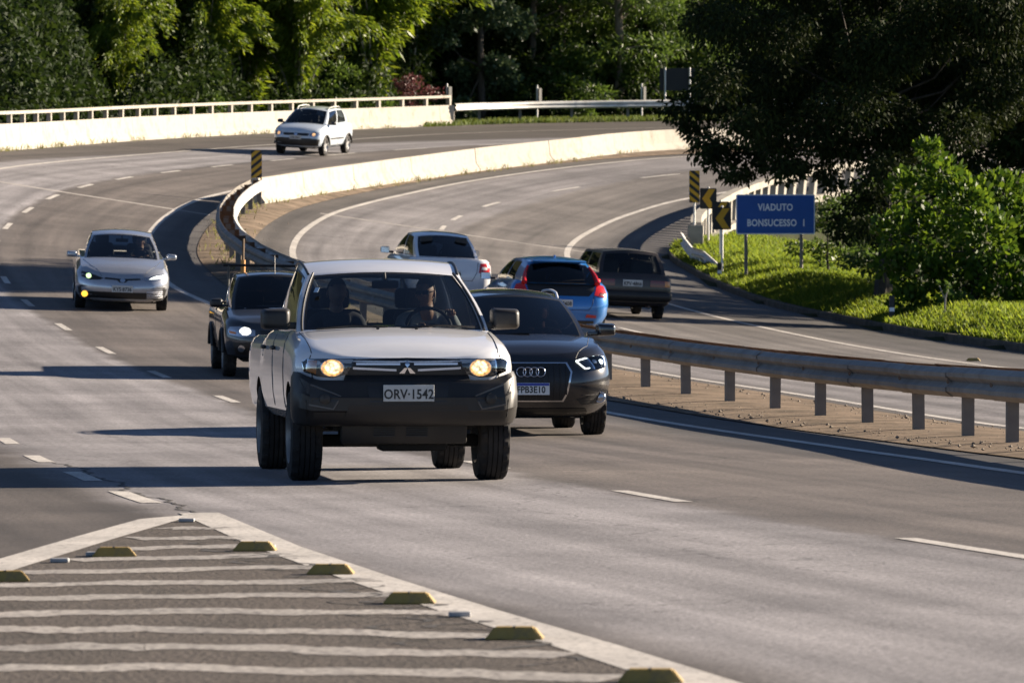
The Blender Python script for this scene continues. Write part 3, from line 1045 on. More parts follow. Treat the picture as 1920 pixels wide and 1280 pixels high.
        def roof(u, w):
            e = top(u); k = 1 - w * w
            return (e.x * w, e.y + k * (-bow[1] * (1 - u) + rbow[1] * u), e.z + crown * k)
        frame, trim = bmesh.new(), bmesh.new()
        def emit(bm, fn, us, vs):
            for i in range(len(vs) - 1):
                for j in range(len(us(0)) - 1):
                    a = us(vs[i]); b = us(vs[i + 1])
                    q = [bm.verts.new(fn(a[j], vs[i])), bm.verts.new(fn(a[j + 1], vs[i])), bm.verts.new(fn(b[j + 1], vs[i + 1])), bm.verts.new(fn(b[j], vs[i + 1]))]
                    bm.faces.new(q)
        def sub(a, b, n):
            return [a + (b - a) * i / n for i in range(n + 1)]
        def windowed(fn, wins, v0, v1, tu, tv, u0, u1, nu=6, nv=6):
            """wins: (bottom left, bottom right, top left, top right) in u"""
            glass_list = []
            rows = [('f', 0, v0), ('t', v0, v0 + tv), ('g', v0 + tv, v1 - tv), ('t', v1 - tv, v1), ('f', v1, 1)]
            cols = []
            prev = (u0, u0)
            for w in wins:
                cols += [('f', prev, (w[0], w[2])), ('t', (w[0], w[2]), (w[0] + tu, w[2] + tu)), ('g', (w[0] + tu, w[2] + tu), (w[1] - tu, w[3] - tu)), ('t', (w[1] - tu, w[3] - tu), (w[1], w[3]))]
                prev = (w[1], w[3])
            cols.append(('f', prev, (u1, u1)))
            for ct, ca, cb in cols:
                g = bmesh.new() if ct == 'g' else None
                for rt_, ra, rb in rows:
                    ty = 'g' if (ct == 'g' and rt_ == 'g') else ('f' if ct == 'f' or rt_ == 'f' else 't')
                    if rb - ra < 1e-6: continue
                    n_u = nu if ct == 'g' else 2
                    n_v = nv if rt_ == 'g' else 1
                    def us(v, ca=ca, cb=cb, n_u=n_u):
                        t = min(1, max(0, (v - v0) / (v1 - v0)))
                        a = ca[0] + (ca[1] - ca[0]) * t; b = cb[0] + (cb[1] - cb[0]) * t
                        return sub(a, b, n_u)
                    emit({'g': g, 'f': frame, 't': trim}[ty], fn, us, sub(ra, rb, n_v))
                if g is not None: glass_list.append(g)
            return glass_list
        def fin(bm, name, m, parent=None):
            bmesh.ops.remove_doubles(bm, verts=bm.verts, dist=2e-4)
            bmesh.ops.recalc_face_normals(bm, faces=bm.faces)
            return s.add(name, bm, m, 38, parent)
        ws = ws or (.90, .03, .95); rw = rw or (.86, .08, .93)
        out = {}
        g = windowed(front, [(-ws[0], ws[0], -ws[0], ws[0])], ws[1], ws[2], .025, .03, -1, 1, 12, 8)
        out['windshield'] = fin(g[0], 'windshield', gf or M_GCLR)
        g = windowed(rear, [(-rw[0], rw[0], -rw[0], rw[0])], rw[1], rw[2], .02, .03, -1, 1, 12, 8)
        out['rear_window'] = fin(g[0], 'rear_window', gr or gs or M_GMID)
        sd = sides or ([(.10, .48, .04, .48), (.52, .90, .52, .94)], .06, .92)
        for sg in (-1, 1):
            for gg in windowed(lambda u, v: side(u, v, sg), sd[0], sd[1], sd[2], .008, .03, 0, 1, 6, 6):
                fin(gg, 'side_window', gs or M_GMID)
        emit(frame, roof, lambda v: sub(-1, 1, 14), [])
        us = sub(0, 1, 14); wsx = sub(-1, 1, 14)
        rb = bmesh.new()
        for i in range(14):
            for j in range(14):
                q = [roof(us[i], wsx[j]), roof(us[i], wsx[j + 1]), roof(us[i + 1], wsx[j + 1]), roof(us[i + 1], wsx[j])]
                rb.faces.new([rb.verts.new(p) for p in q])
        out['roof'] = fin(rb, 'roof', roofmat or paint)
        out['frame'] = fin(frame, 'cabin_frame', paint)
        out['trim'] = fin(trim, 'window_trim', M_TRIM)
        out['side'], out['front'], out['rear'], out['top'] = side, front, rear, top
        return out

    def wheels(s, axles, x, r, w, rim, spokes=5, rimr=.62):
        prof = [(-w * .5, r * rimr), (-w * .5, r * .80), (-w * .47, r * .93), (-w * .40, r * .985)]
        for g in (-.24, -.08, .08, .24):
            prof += [(w * (g - .018), r), (w * (g - .016), r - .012), (w * (g + .016), r - .012), (w * (g + .018), r)]
        prof += [(w * .40, r * .985), (w * .47, r * .93), (w * .5, r * .80), (w * .5, r * rimr)]
        tyre = lathe(prof, 72)
        for v in tyre.vertices:
            rr_ = math.hypot(v.co.y, v.co.z); k_ = int(round(math.atan2(v.co.z, v.co.y) / (2 * math.pi) * 72)) % 72
            if rr_ > r * .97 and abs(v.co.x) > w * .25 and (k_ // 2) % 2 == (0 if v.co.x > 0 else 1):
                v.co.y *= 1 - .016 / rr_; v.co.z *= 1 - .016 / rr_
        tyre.materials.append(M_RUBBER)
        rr = r * rimr
        bm = bmesh.new()
        lm = lathe([(w * .5, rr), (w * .46, rr * .97), (w * .36, rr * .93), (0, rr * .9), (-w * .5, rr)], 40)
        bm.from_mesh(lm)
        for k in range(spokes):
            a = 2 * math.pi * k / spokes
            M = Matrix.Rotation(a, 4, 'X')
            for v4 in (0,):
                q = [(w * .34, -.045, .03), (w * .34, .045, .03), (w * .40, .028, rr * .95), (w * .40, -.028, rr * .95)]
                vf = [bm.verts.new(M @ Vector(p)) for p in q]
                vb = [bm.verts.new(M @ (Vector(p) - Vector((.035, 0, 0)))) for p in q]
                bm.faces.new(vf); bm.faces.new(vb[::-1])
                for i in range(4): bm.faces.new((vf[i], vb[i], vb[(i + 1) % 4], vf[(i + 1) % 4]))
        cap = lathe([(w * .36, .001), (w * .36, .06), (w * .28, .07)], 20)
        bm.from_mesh(cap)
        bmesh.ops.recalc_face_normals(bm, faces=bm.faces)
        rim_me = bpy.data.meshes.new('rim'); bm.to_mesh(rim_me); bm.free(); rim_me.materials.append(rim)
        hub = lathe([(-w * .3, .001), (-w * .3, rr * .8), (w * .15, rr * .8), (w * .15, .001)], 24); hub.materials.append(M_UNDER)
        for me in (tyre, rim_me): 
            me.polygons.foreach_set('use_smooth', [True] * len(me.polygons)); me.set_sharp_from_angle(angle=R(30))
        for y in axles:
            for sg in (-1, 1):
                h = ob('wheel', hub, None, s.root)
                h.location = (sg * (x - w / 2), y, r - .004 - s.lift)
                h.rotation_euler = (random.uniform(0, 6), 0, 0 if sg > 0 else math.pi)
                ob('tyre', tyre, None, h); ob('rim', rim_me, None, h)

    def arches(s, axles, x, r, w, extra=None):
        bm = bmesh.new()
        for y in axles:
            for sg in (-1, 1):
                M = Matrix.Translation((sg * (x - .12), y, .97 * r)) @ Matrix.Rotation(math.pi / 2, 4, 'Y')
                bmesh.ops.create_cone(bm, cap_ends=True, segments=40, radius1=r + .055, radius2=r + .055, depth=.62, matrix=M)
        for c, sz in (extra or []):
            bm_box(bm, c, sz)
        return bm

    def plate(s, text, z, mode, m, x=0, off=.012, ink=None, band=False, size=.115, tilt=0):
        h, d = s.ray(mode, x, z)
        y = h.y if h is not None else 0
        sg = -1 if mode == 'front' else 1
        bm = bmesh.new(); bm_box(bm, (0, 0, 0), (.40, .008, .13), 0, .003)
        o = s.add('licence_plate', bm, m, None, None, (x, y + sg * off, z), (tilt, 0, 0))
        t = text_mesh(text, size, .001, 1.02, .0022)
        c = ob('plate_lettering', t, ink or M_INK, o)
        c.location = (0, sg * .0052, -.012); c.rotation_euler = (math.pi / 2, 0, 0 if sg < 0 else math.pi)
        c.scale = (.86, 1, 1)
        if band:
            bm = bmesh.new(); bm_box(bm, (0, sg * .0045, .048), (.392, .003, .028))
            ob('plate_band', bm, M_PLBLUE, o)
        return o

    def mirror(s, x, y, z, m, w=.2, h=.15, d=.12, arm=.08):
        for sg in (-1, 1):
            bm = bmesh.new()
            bm_box(bm, (0, 0, 0), (w, d, h), 0, .0)
            for v in bm.verts:
                if v.co.y < 0: v.co.x *= .82; v.co.z *= .78
                if v.co.x * sg > 0: v.co.z *= .9
            bmesh.ops.bevel(bm, geom=bm.edges[:], offset=.035, segments=4, affect='EDGES', profile=.5)
            bm_box(bm, (-sg * (w / 2 + arm / 2 - .03), .01, -h * .28), (arm + .05, d * .45, h * .3), 0, .01)
            o = s.add('side_mirror', bm, m, 40, None, (sg * x, y, z))
            bm = bmesh.new(); bm_box(bm, (0, d / 2 - .0005, 0), (w * .84, .004, h * .78), 0, .0)
            ob('mirror_glass', bm, M_CHROME, o)

    def seats(s, rows, zseat, head=True, x=.36, m=None):
        m = m or M_INT
        for y in rows:
            for sg in (-1, 1):
                bm = bmesh.new(); bm_box(bm, (0, 0, .02), (.46, .46, .16), 0, .05)
                bm_box(bm, (0, .26, .36), (.46, .14, .62), 0, .06, R(-12))
                o = s.add('seat', bm, m, 50, None, (sg * x, y, zseat))
                bm = bmesh.new(); bm_box(bm, (0, 0, 0), (.25, .09, .17), 0, .035)
                hd = ob('headrest', bm, m, o, 50); hd.location = (0, .345, .755)

    def dash(s, y, z, w, wheel_x=None, m=None):
        bm = bmesh.new(); bm_box(bm, (0, y, z - .12), (w * 2, .42, .26), 0, .06)
        s.add('dashboard', bm, m or M_TRIM, 50)
        if wheel_x is not None:
            bm = bmesh.new()
            ring = []
            for k in range(29):
                a = 2 * math.pi * k / 28
                ring.append((.185 * math.cos(a), 0, .185 * math.sin(a)))
            bm_tube(bm, ring, .015, 6, False)
            bm_box(bm, (0, .015, 0), (.34, .02, .05)); bm_box(bm, (0, .015, -.09), (.05, .02, .17))
            bm_box(bm, (0, .02, 0), (.12, .05, .1), 0, .015)
            s.add('steering_wheel', bm, M_TRIM, 50, None, (wheel_x, y + .30, z + .03), (R(-28), 0, 0))

    def disc(s, name, x, z, r, m, mode='front', off=.01, parent=None, depth=.02, dome=.0, y=None, n=20):
        h, d = s.ray(mode, x, z)
        if y is None: y = h.y if h is not None else 0
        sg = -1 if mode == 'front' else 1
        prof = [(sg * off + sg * dome, .0005), (sg * off + sg * dome * .7, r * .5), (sg * off, r), (-sg * depth, r), (-sg * depth, .0005)]
        me = lathe(prof, n, 'y')
        return s.add(name, me, m, 40, parent, (x, y, z))

    def spot(s, name, x, z, r, m, mode='front', off=.008, parent=None, rz_=None, n=22):
        return s.decal(name, [(x + r * math.cos(2 * math.pi * k / n), z + (rz_ or r) * math.sin(2 * math.pi * k / n)) for k in range(n)], mode, m, off, .01, .03, parent, 30)

    def ringpart(s, name, x, z, r, tr, m, mode='front', off=.01, parent=None, rx=1.0):
        h, d = s.ray(mode, x, z)
        y = (h.y if h is not None else 0) + (-off if mode == 'front' else off)
        bm = bmesh.new()
        bm_tube(bm, [(rx * r * math.cos(2 * math.pi * k / 24), 0, r * math.sin(2 * math.pi * k / 24)) for k in range(25)], tr, 6, False)
        return s.add(name, bm, m, 60, parent, (x, y, z))

def prof(pts, crown=0.0, W=.85, y0=.0, y1=.3, yend=None, cend=0.0):
    ys = [p[0] for p in pts]; zs = [p[1] for p in pts]
    def f(x, y):
        k = crown
        if yend is not None and y > yend: k = cend
        return float(np.interp(y, ys, zs)) + k * (1 - min(1, abs(x) / W) ** 2.2) * hsm(y, y0, y1)
    return f
def mir(poly):
    return [(-a, b) for a, b in poly][::-1]

# ------------------------------------------------------------------ people (seated, built with a skinned skeleton)
M_SKIN = mat('skin', (.42, .24, .16), .55, vary=.06, vscale=12)
M_SHIRTG = mat('pale grey shirt', (.34, .36, .36), .85, vary=.1, vscale=10)
M_SHIRTD = mat('dark shirt', (.05, .05, .06), .85, vary=.1, vscale=10)
M_JEANS = mat('dark trousers', (.03, .035, .05), .85)
M_HAIR = mat('dark hair', (.012, .009, .008), .6, vary=.2, vscale=30)
M_CAPW = mat('pale cap', (.45, .45, .42), .8)
M_SHADES = mat('sunglasses', (.006, .006, .007), .12, coat=1)

def skin_mesh(joints, edges, root=0, sub=2):
    me = bpy.data.meshes.new('sk')
    me.from_pydata([j[:3] for j in joints], edges, [])
    me.update()
    o = bpy.data.objects.new('sk', me); COL.objects.link(o)
    md = o.modifiers.new('skin', 'SKIN'); md.use_smooth_shade = True
    sv = me.skin_vertices[0].data
    for i, j in enumerate(joints):
        r = j[3]
        sv[i].radius = (r, r) if not isinstance(r, tuple) else r
        sv[i].use_root = (i == root)
    s2 = o.modifiers.new('sub', 'SUBSURF'); s2.levels = sub; s2.render_levels = sub
    bpy.context.view_layer.update()
    dg = bpy.context.evaluated_depsgraph_get()
    out = bpy.data.meshes.new_from_object(o.evaluated_get(dg))
    bpy.data.objects.remove(o)
    return out

def head_mesh():
    """head 0.23 m tall, face towards -y, chin at z=0"""
    bm = bmesh.new()
    bmesh.ops.create_uvsphere(bm, u_segments=28, v_segments=20, radius=1.0)
    for v in bm.verts:
        x, y, z = v.co
        zz = z * .118 + .118
        wx = .076 * (1 - .28 * max(0, -z) ** 1.5)
        dy = .096 * (1 - .18 * max(0, -z))
        X, Yv = x * wx, y * dy + .01
        if y < 0:
            f = max(0, 1 - (X / .022) ** 2) if abs(X) < .022 else 0
            # nose, brow, eye hollows, mouth, chin
            Yv -= .026 * f * math.exp(-((zz - .092) / .022) ** 2)
            Yv += .010 * math.exp(-((abs(X) - .032) / .015) ** 2) * math.exp(-((zz - .122) / .012) ** 2)
            Yv -= .006 * math.exp(-((zz - .142) / .012) ** 2) * (1 - abs(x))
            Yv += .005 * math.exp(-((zz - .052) / .004) ** 2) * math.exp(-(X / .024) ** 2)
            Yv -= .007 * math.exp(-((zz - .016) / .014) ** 2) * math.exp(-(X / .02) ** 2)
        v.co = (X, Yv, zz)
    for sg in (-1, 1):
        r = bmesh.ops.create_uvsphere(bm, u_segments=10, v_segments=8, radius=1.0, matrix=Matrix.Translation((sg * .078, .018, .105)) @ Matrix.Rotation(sg * .35, 4, 'Z') @ Matrix.Diagonal((.009, .02, .032, 1)))
    # neck
    bmesh.ops.create_cone(bm, cap_ends=True, segments=16, radius1=.062, radius2=.052, depth=.15, matrix=Matrix.Translation((0, .035, -.035)))
    me = bpy.data.meshes.new('head'); bm.to_mesh(me); bm.free()
    return me

def hair_mesh(full=True):
    bm = bmesh.new()
    bmesh.ops.create_uvsphere(bm, u_segments=24, v_segments=16, radius=1.0)
    for v in bm.verts:
        x, y, z = v.co
        v.co = (x * .083, y * .104 + .014, z * .122 + .122)
    dele = [v for v in bm.verts if v.co.z < .165 - (.10 if v.co.y > .02 else 0.0) + (.02 if v.co.y < -.06 else 0) and not (abs(v.co.x) > .055 and v.co.y > -.01 and v.co.z > .10)]
    bmesh.ops.delete(bm, geom=dele, context='VERTS')
    me = bpy.data.meshes.new('hair'); bm.to_mesh(me); bm.free()
    return me

def person(car, hip, label, shirt, yaw=0.0, hands=None, shades=False, cap=False, lean=0.0, group='people in the vehicles', scale=1.0):
    """hip: local car position of the pelvis; hands: wheel-rim points (local) or None"""
    root = empty('person')
    tag(root, label, 'person', group)
    root.matrix_world = car.M @ Matrix.Translation(hip)
    root.rotation_euler = root.matrix_world.to_euler(); root.location = root.matrix_world.translation
    root.scale = (scale,) * 3
    H = Vector(hip)
    # torso + legs + arms, facing -y
    J = [(0, 0, .0, (.16, .12)), (0, .03, .18, (.155, .115)), (0, .055, .36, (.175, .12)), (0, .06, .49, (.12, .09)), (0, .05, .55, (.065, .065))]
    E_ = [(0, 1), (1, 2), (2, 3), (3, 4)]
    def chain(start, pts):
        k = start
        for p in pts:
            J.append(p); E_.append((k, len(J) - 1)); k = len(J) - 1
        return k
    wrists = []
    for sg in (-1, 1):
        chain(0, [(sg * .11, -.08, -.02, .095), (sg * .14, -.42, .02, .075), (sg * .14, -.50, -.18, .055), (sg * .14, -.58, -.38, .045)])
    for i, sg in enumerate((-1, 1)):
        sh = Vector((sg * .19, .055, .47))
        tgt = Vector(hands[i]) - H if hands else Vector((sg * .12, -.26, .06))
        mid = sh.lerp(tgt, .48) + Vector((sg * .07, .03, -.10))
        chain(3, [(*sh, .068), (*mid, .050), (*sh.lerp(tgt, .97), .036)])
        wrists.append((sh, mid, tgt, sg))
    body = ob('torso', skin_mesh(J, E_, 0, 2), shirt, root)
    hands_list = []
    for sh, mid, tgt, sg in wrists:
        d = (tgt - mid).normalized()
        base = sh.lerp(tgt, .97)
        J2 = [(*base, .026), (*(base + d * .045), (.040, .020))]; E2 = [(0, 1)]
        up = Vector((0, 0, 1)); sd = d.cross(up).normalized()
        for f in range(4):
            o = sd * (f - 1.5) * .021
            b = base + d * .075 + o
            ln = (.036, .044, .042, .032)[f]
            tip = b + d * ln * .6 - up * .012
            J2 += [(*b, .010), (*tip, .009), (*(tip - d * ln * .2 - up * ln * .75), .008)]
            k = len(J2)
            E2 += [(1, k - 3), (k - 3, k - 2), (k - 2, k - 1)]
        th = base + d * .03 - sd * sg * .036
        J2 += [(*th, .011), (*(th + d * .04 - up * .018), .009)]
        k = len(J2); E2 += [(0, k - 2), (k - 2, k - 1)]
        ob('hand', skin_mesh(J2, E2, 0, 1), M_SKIN, root)
    hd = ob('head', head_mesh(), M_SKIN, root, 180)
    hd.location = (0, .02 - lean, .575); hd.rotation_euler = (R(4), 0, yaw)
    hr = ob('hair', hair_mesh(), M_HAIR, hd, 180)
    if cap:
        bm = bmesh.new()
        bmesh.ops.create_uvsphere(bm, u_segments=20, v_segments=12, radius=1.0, matrix=Matrix.Translation((0, .01, .165)) @ Matrix.Diagonal((.088, .108, .085, 1)))
        bmesh.ops.delete(bm, geom=[v for v in bm.verts if v.co.z < .16], context='VERTS')
        bm_box(bm, (0, -.13, .165), (.12, .10, .008), 0, .003, R(12))
        ob('cap', bm, M_CAPW, hd, 60)
    if shades:
        bm = bmesh.new()
        for sg in (-1, 1):
            bm_box(bm, (sg * .033, -.088, .122), (.05, .012, .034), sg * .2, .004)
            bm_box(bm, (sg * .074, -.03, .128), (.004, .1, .008))
        bm_box(bm, (0, -.094, .13), (.02, .006, .006))
        ob('sunglasses', bm, M_SHADES, hd)
    tr = None
    return root

# ------------------------------------------------------------------ white pickup (nearest)
P_WHITE = carpaint('white pickup paint', (.66, .67, .70), .3, coat=1)
p = on_road(745, 899)
c = Car('pickup_truck', 'white double cab pickup with lit round headlamps and black bumper, nearest to camera', 'pickup truck', p.x, p.y, R(7.2), 5.0, .83, lift=.014)
AX = (.83, 3.83)
zt = prof([(0, .92), (.09, .945), (.2, .99), (.6, 1.085), (1.15, 1.15), (1.4, 1.165), (3.35, 1.165), (3.42, 1.12), (5, 1.12)], .055, .86, .08, .35, 1.6, 0)
lv = [(0, .78, .36, 4.9), (.1, .845, .24, 4.96), (.3, .868, .17, 5), (.55, .875, .13, 5), (.75, .872, .105, 5), (.88, .858, .095, 4.99), (.96, .83, .10, 4.98), (1, .79, .125, 4.96)]
cutr = c.arches(AX, .88, .365, .26, [((0, 2.35, 1.35), (1.34, 1.95, 1.45)), ((0, 4.2, 1.3), (1.46, 1.32, 1.16))])
c.shell('body', pillow(lv, zt, .46, (.075, .02), (.34, .34), (.10, .08)), [P_WHITE], cutr, M_UNDER)
# bumper
bl = [(0, .83, .13, .85), (.05, .868, .07, .85), (.16, .888, .03, .85), (.30, .893, .008, .85), (.34, .895, -.014, .85), (.62, .897, -.020, .85), (.67, .895, -.004, .85), (.9, .888, .012, .85), (1, .872, .04, .85)]
c.shell('front_bumper', pillow(bl, lambda x, y: .79 + .065 * hsm(abs(x), .74, .85), .43, (.09, .03), (.17, .27), (.1, .05), ns=8, taper=lambda y: 1 - .08 * hsm(y, .40, .50)), [M_PLAST], c.arches((.83,), .88, .365, .26), M_UNDER)
# grille band and bars
gr = c.decal('grille', [(-.50, .785), (.50, .785), (.48, .84), (.42, .955), (0, .965), (-.42, .955), (-.48, .84)], 'front', M_TRIM, .004, .05)
for x0, x1, z0, z1 in ((-.40, -.055, .918, .916), (-.425, -.085, .884, .868)):
    for sg in (1, -1):
        c.decal('grille_bar', [(sg * x0, z0 - .009), (sg * x1, z1 - .009), (sg * x1, z1 + .008), (sg * x0, z0 + .008)], 'front', M_DULLCH, .018, .03)
for dx, dz, a in ((0, .033, 0), (-.033, -.018, 1), (.033, -.018, 2)):
    if a == 0: pl = [(0, .058 + .885), (.02, .03 + .885), (0, .002 + .885), (-.02, .03 + .885)]
    else:
        sg = -1 if a == 1 else 1
        pl = [(0, .886), (sg * .020, .858), (sg * .068, .846), (sg * .046, .874 - .002)]
        pl = [(0, .885), (sg * .024, .884), (sg * .064, .842), (sg * .022, .842)]
    c.decal('emblem', pl, 'front', M_CHROME, .03, .02)
# headlamps
for sg in (-1, 1):
    out = [(.40, .958), (.78, .958), (.815, .93), (.80, .855), (.70, .818), (.58, .808), (.475, .835)]
    hl = c.decal('headlight', [(sg * a, b) for a, b in out], 'front', M_TRIM if sg else M_TRIM, .003, .04)
    c.decal('turn_signal', [(sg * a, b) for a, b in ((.70, .945), (.785, .945), (.80, .92), (.79, .862), (.71, .835))], 'front', M_AMB if sg < 0 else M_LAMPIN, .008, .02, parent=c.root)
    c.spot('lamp_bowl', sg * .585, .886, .095, M_LAMPIN, off=.008, parent=hl, rz_=.070)
    c.spot('reflector', sg * .585, .886, .086, M_LIT, off=.011, parent=hl, rz_=.066)
    c.spot('bulb', sg * .58, .889, .062, M_LITC, off=.015, parent=hl, rz_=.050)
    c.decal('lamp_lens', [(sg * a, b) for a, b in out], 'front', M_CLEAR, .022, -.0205, parent=hl)
    # fog lamp recess, sun glint on its edge put into the pale colour
    rec = [(.53, .665), (.76, .755), (.775, .60), (.585, .565)]
    fr = c.decal('fog_lamp_recess', [(sg * a, b) for a, b in rec], 'front', M_TRIM, .004, .03)
    for a, b in zip(rec[2:] + rec[:1], rec[3:] + rec[:1]):
        pass
    c.seam('recess_edge', [(sg * rec[1][0], rec[1][1]), (sg * rec[0][0], rec[0][1]), (sg * rec[3][0], rec[3][1]), (sg * rec[2][0], rec[2][1])], 'front', .009, mat('recess edge sun glint', (.10, .095, .09), .4))
    c.disc('fog_lamp', sg * .655, .645, .042, M_PLAST, off=.03, dome=.01)
c.decal('lower_intake', [(-.50, .50), (.50, .50), (.46, .60), (-.46, .60)], 'front', M_TRIM, .003, .03)
c.decal('plate_recess', [(-.30, .62), (.30, .62), (.33, .78), (-.33, .78)], 'front', M_TRIM, .002, .03)
for sg in (-1, 1):
    c.seam('bumper_seam', [(sg * .84, .80), (sg * .80, .70), (sg * .79, .5)], 'front', .004)
    bm = bmesh.new(); bm_tube(bm, [(sg * .3, .8, .33), (sg * .62, .83, .30)], .035, 8); bm_tube(bm, [(sg * .42, .88, .34), (sg * .42, .9, .7)], .05, 8); c.add('suspension_arm', bm, M_UNDER, 60)
c.plate('ORV·1542', .69, 'front', M_PLATE, size=.105, off=.035)
# lower valance and skid plate
bm = bmesh.new(); bm_box(bm, (0, .36, .375), (1.0, .10, .17), 0, .02, R(18)); c.add('skid_plate', bm, M_PLAST, 40)
for sg in (-.16, .1):
    for k in range(5):
        c.add('louvre', bm_box(bmesh.new(), (sg, .285 + .006 * k, .42 - .018 * k), (.17, .012, .006)), M_TRIM)
bm = bmesh.new(); bm_box(bm, (0, .83, .30), (1.3, .12, .1), 0, .03); bm_box(bm, (.1, .7, .27), (.55, .3, .1), 0, .04); bm_box(bm, (-.3, .8, .32), (.3, .2, .12), 0, .03)
bm_tube(bm, [(-.7, 3.83, .36), (.7, 3.83, .36)], .06, 10); bm_tube(bm, [(-.15, 3.83, .36), (.2, 3.83, .36)], .13, 10)
bm_box(bm, (0, 2.5, .44), (1.1, 4.2, .1)); c.add('underbody', bm, M_UNDER, 40)
cab = c.cabin(P_WHITE, (.775, 1.18, 1.165), (.61, 1.97, 1.625), (.74, 3.36, 1.15), (.605, 3.22, 1.64), .035, .095, (.13, .05), (.03, .03), .03, ws=(.925, .03, .975), rw=(.80, .12, .9),
              sides=([(.03, .50, .045, .49), (.54, .93, .53, .92)], .05, .91), gf=M_GCLR, gs=M_GMID, gr=M_GCLR)
for sg in (-1, 1):
    c.add('roof_gutter', bm_tube(bmesh.new(), [(sg * (q.x + .002), q.y, q.z + .004) for q in [cab['top'](u) for u in np.linspace(0, 1, 12)]], .012, 6), M_TRIM, 60)
    c.add('pillar_strip', bm_tube(bmesh.new(), [(sg * ((.775 - .17 * t + .03 * 4 * t * (1 - t)) * .95), 1.18 + .79 * t - .032, 1.165 + .46 * t + .012) for t in np.linspace(0, 1, 10)], .011, 6), M_TRIM, 60)
    c.seam('door_seam', [(1.35, .5), (1.30, 1.13)], 'left' if sg < 0 else 'right', .005)
    c.seam('door_seam', [(2.38, .5), (2.40, 1.14)], 'left' if sg < 0 else 'right', .005)
    c.seam('door_seam', [(3.38, .95), (3.40, 1.12)], 'left' if sg < 0 else 'right', .005)
    c.seam('hood_seam', [(sg * .755, .955), (sg * .745, .985)], 'front', .004)
    c.seam('hood_seam', [(sg * .735, .14), (sg * .745, .5), (sg * .76, 1.1)], 'top', .0045)
    for y in (2.22, 3.2):
        bm = bmesh.new(); bm_box(bm, (sg * .885, y, 1.03), (.035, .16, .035), 0, .012); c.add('door_handle', bm, M_TRIM, 50)
c.mirror(.93, 1.33, 1.265, M_PLAST, .25, .19, .15, .06)
for x0, x1 in ((-.62, -.05), (.05, .66)):
    bm = bmesh.new(); bm_tube(bm, [(x0, 1.05 + .1 * abs(x0), 1.19), (x0 * .5 + x1 * .5, 1.06, 1.215), (x1, 1.10 + .06 * abs(x1), 1.20)], .009, 5); c.add('wiper', bm, M_TRIM, 60)
for x in (-.14, .17):
    c.add('washer_nozzle', bm_box(bmesh.new(), (x, .98, 1.19), (.025, .02, .016), 0, .004), M_TRIM)
bm = bmesh.new(); bm_box(bm, (0, 1.78, 1.545), (.22, .03, .065), 0, .015); bm_tube(bm, [(0, 1.78, 1.57), (0, 1.86, 1.64)], .012, 6); c.add('rear_view_mirror', bm, M_TRIM, 40)
c.add('sticker', bm_box(bmesh.new(), (-.575, 1.62, 1.50), (.035, .002, .07), -.35, 0, R(-58)), mat('windscreen sticker', (.4, .5, .6), .6))
c.wheels(AX, .872, .365, .25, M_STEEL, 6)
c.seats((2.05, 2.95), .68, m=M_INT)
c.dash(1.50, 1.16, .62, .36)
PICKUP = c
person(c, (.36, 2.10, .79), 'driver in pale grey shirt and dark sunglasses with one hand on the pickup steering wheel', M_SHIRTG, R(-22), ((.30, 1.86, 1.20), (.55, 1.83, 1.30)), True, False, .05)
person(c, (-.36, 2.12, .79), 'passenger in dark shirt sitting in shade beside the pickup driver', M_SHIRTD, R(8))

# ------------------------------------------------------------------ black SUV
P_BLK = carpaint('black suv paint', (.012, .012, .014), .25, coat=1, dirt=.03)
p = on_road(977, 814)
c = Car('suv', 'black sport utility vehicle with four chrome rings on a framed grille beside the white pickup', 'suv', p.x, p.y, R(6.5), 4.39, .9)
AX = (.9, 3.5)
zt = prof([(0, .80), (.05, .835), (.15, .885), (.5, .965), (1.05, 1.04), (1.3, 1.06), (3.6, 1.10), (4.2, 1.08), (4.39, 1.0)], .06, .88, .05, .35, 1.6, 0)
lv = [(0, .70, .26, 4.2), (.08, .82, .12, 4.3), (.22, .885, .05, 4.36), (.45, .915, .01, 4.39), (.66, .912, .0, 4.38), (.82, .895, .03, 4.33), (.93, .86, .07, 4.28), (1, .80, .12, 4.2)]
cutr = c.arches(AX, .915, .35, .24, [((0, 2.6, 1.25), (1.3, 2.6, 1.4))])
c.shell('body', pillow(lv, zt, .20, (.11, .06), (.46, .46), (.3, .25)), [P_BLK], cutr, M_UNDER)
cab = c.cabin(P_BLK, (.735, 1.13, 1.04), (.565, 1.98, 1.47), (.70, 4.08, 1.09), (.545, 3.72, 1.49), .06, .05, (.2, .12), (.1, .08), .035, ws=(.945, .02, .97), gf=M_GDRK, gs=M_GDRK, gr=M_GDRK, sides=([(.05, .40, .05, .40), (.43, .72, .43, .71), (.75, .90, .74, .92)], .05, .92))
hexo = [(-.36, .375), (.36, .375), (.405, .46), (.455, .70), (.40, .80), (-.40, .80), (-.455, .70), (-.405, .46)]
fr = c.decal('grille_frame', hexo, 'front', M_CHROME, .012, .03)
gi = c.decal('grille', [(a * .955, .59 + (b - .59) * .945) for a, b in hexo], 'front', M_TRIM, .016, .03)
for k in range(13):
    x = -.39 + .78 * k / 12
    hi = .79 if abs(x) < .385 else .76
    c.decal('grille_slat', [(x - .006, .40 + .05 * (abs(x) > .34)), (x + .006, .40 + .05 * (abs(x) > .34)), (x + .006, hi), (x - .006, hi)], 'front', M_PLAST, .026, .02)
for k in range(4):
    c.ringpart('emblem_ring', -.105 + .07 * k, .695, .050, .0065, M_CHROME, off=.034)
c.plate('FPB3E10', .515, 'front', M_PLATEW, off=.035, band=True, size=.10)
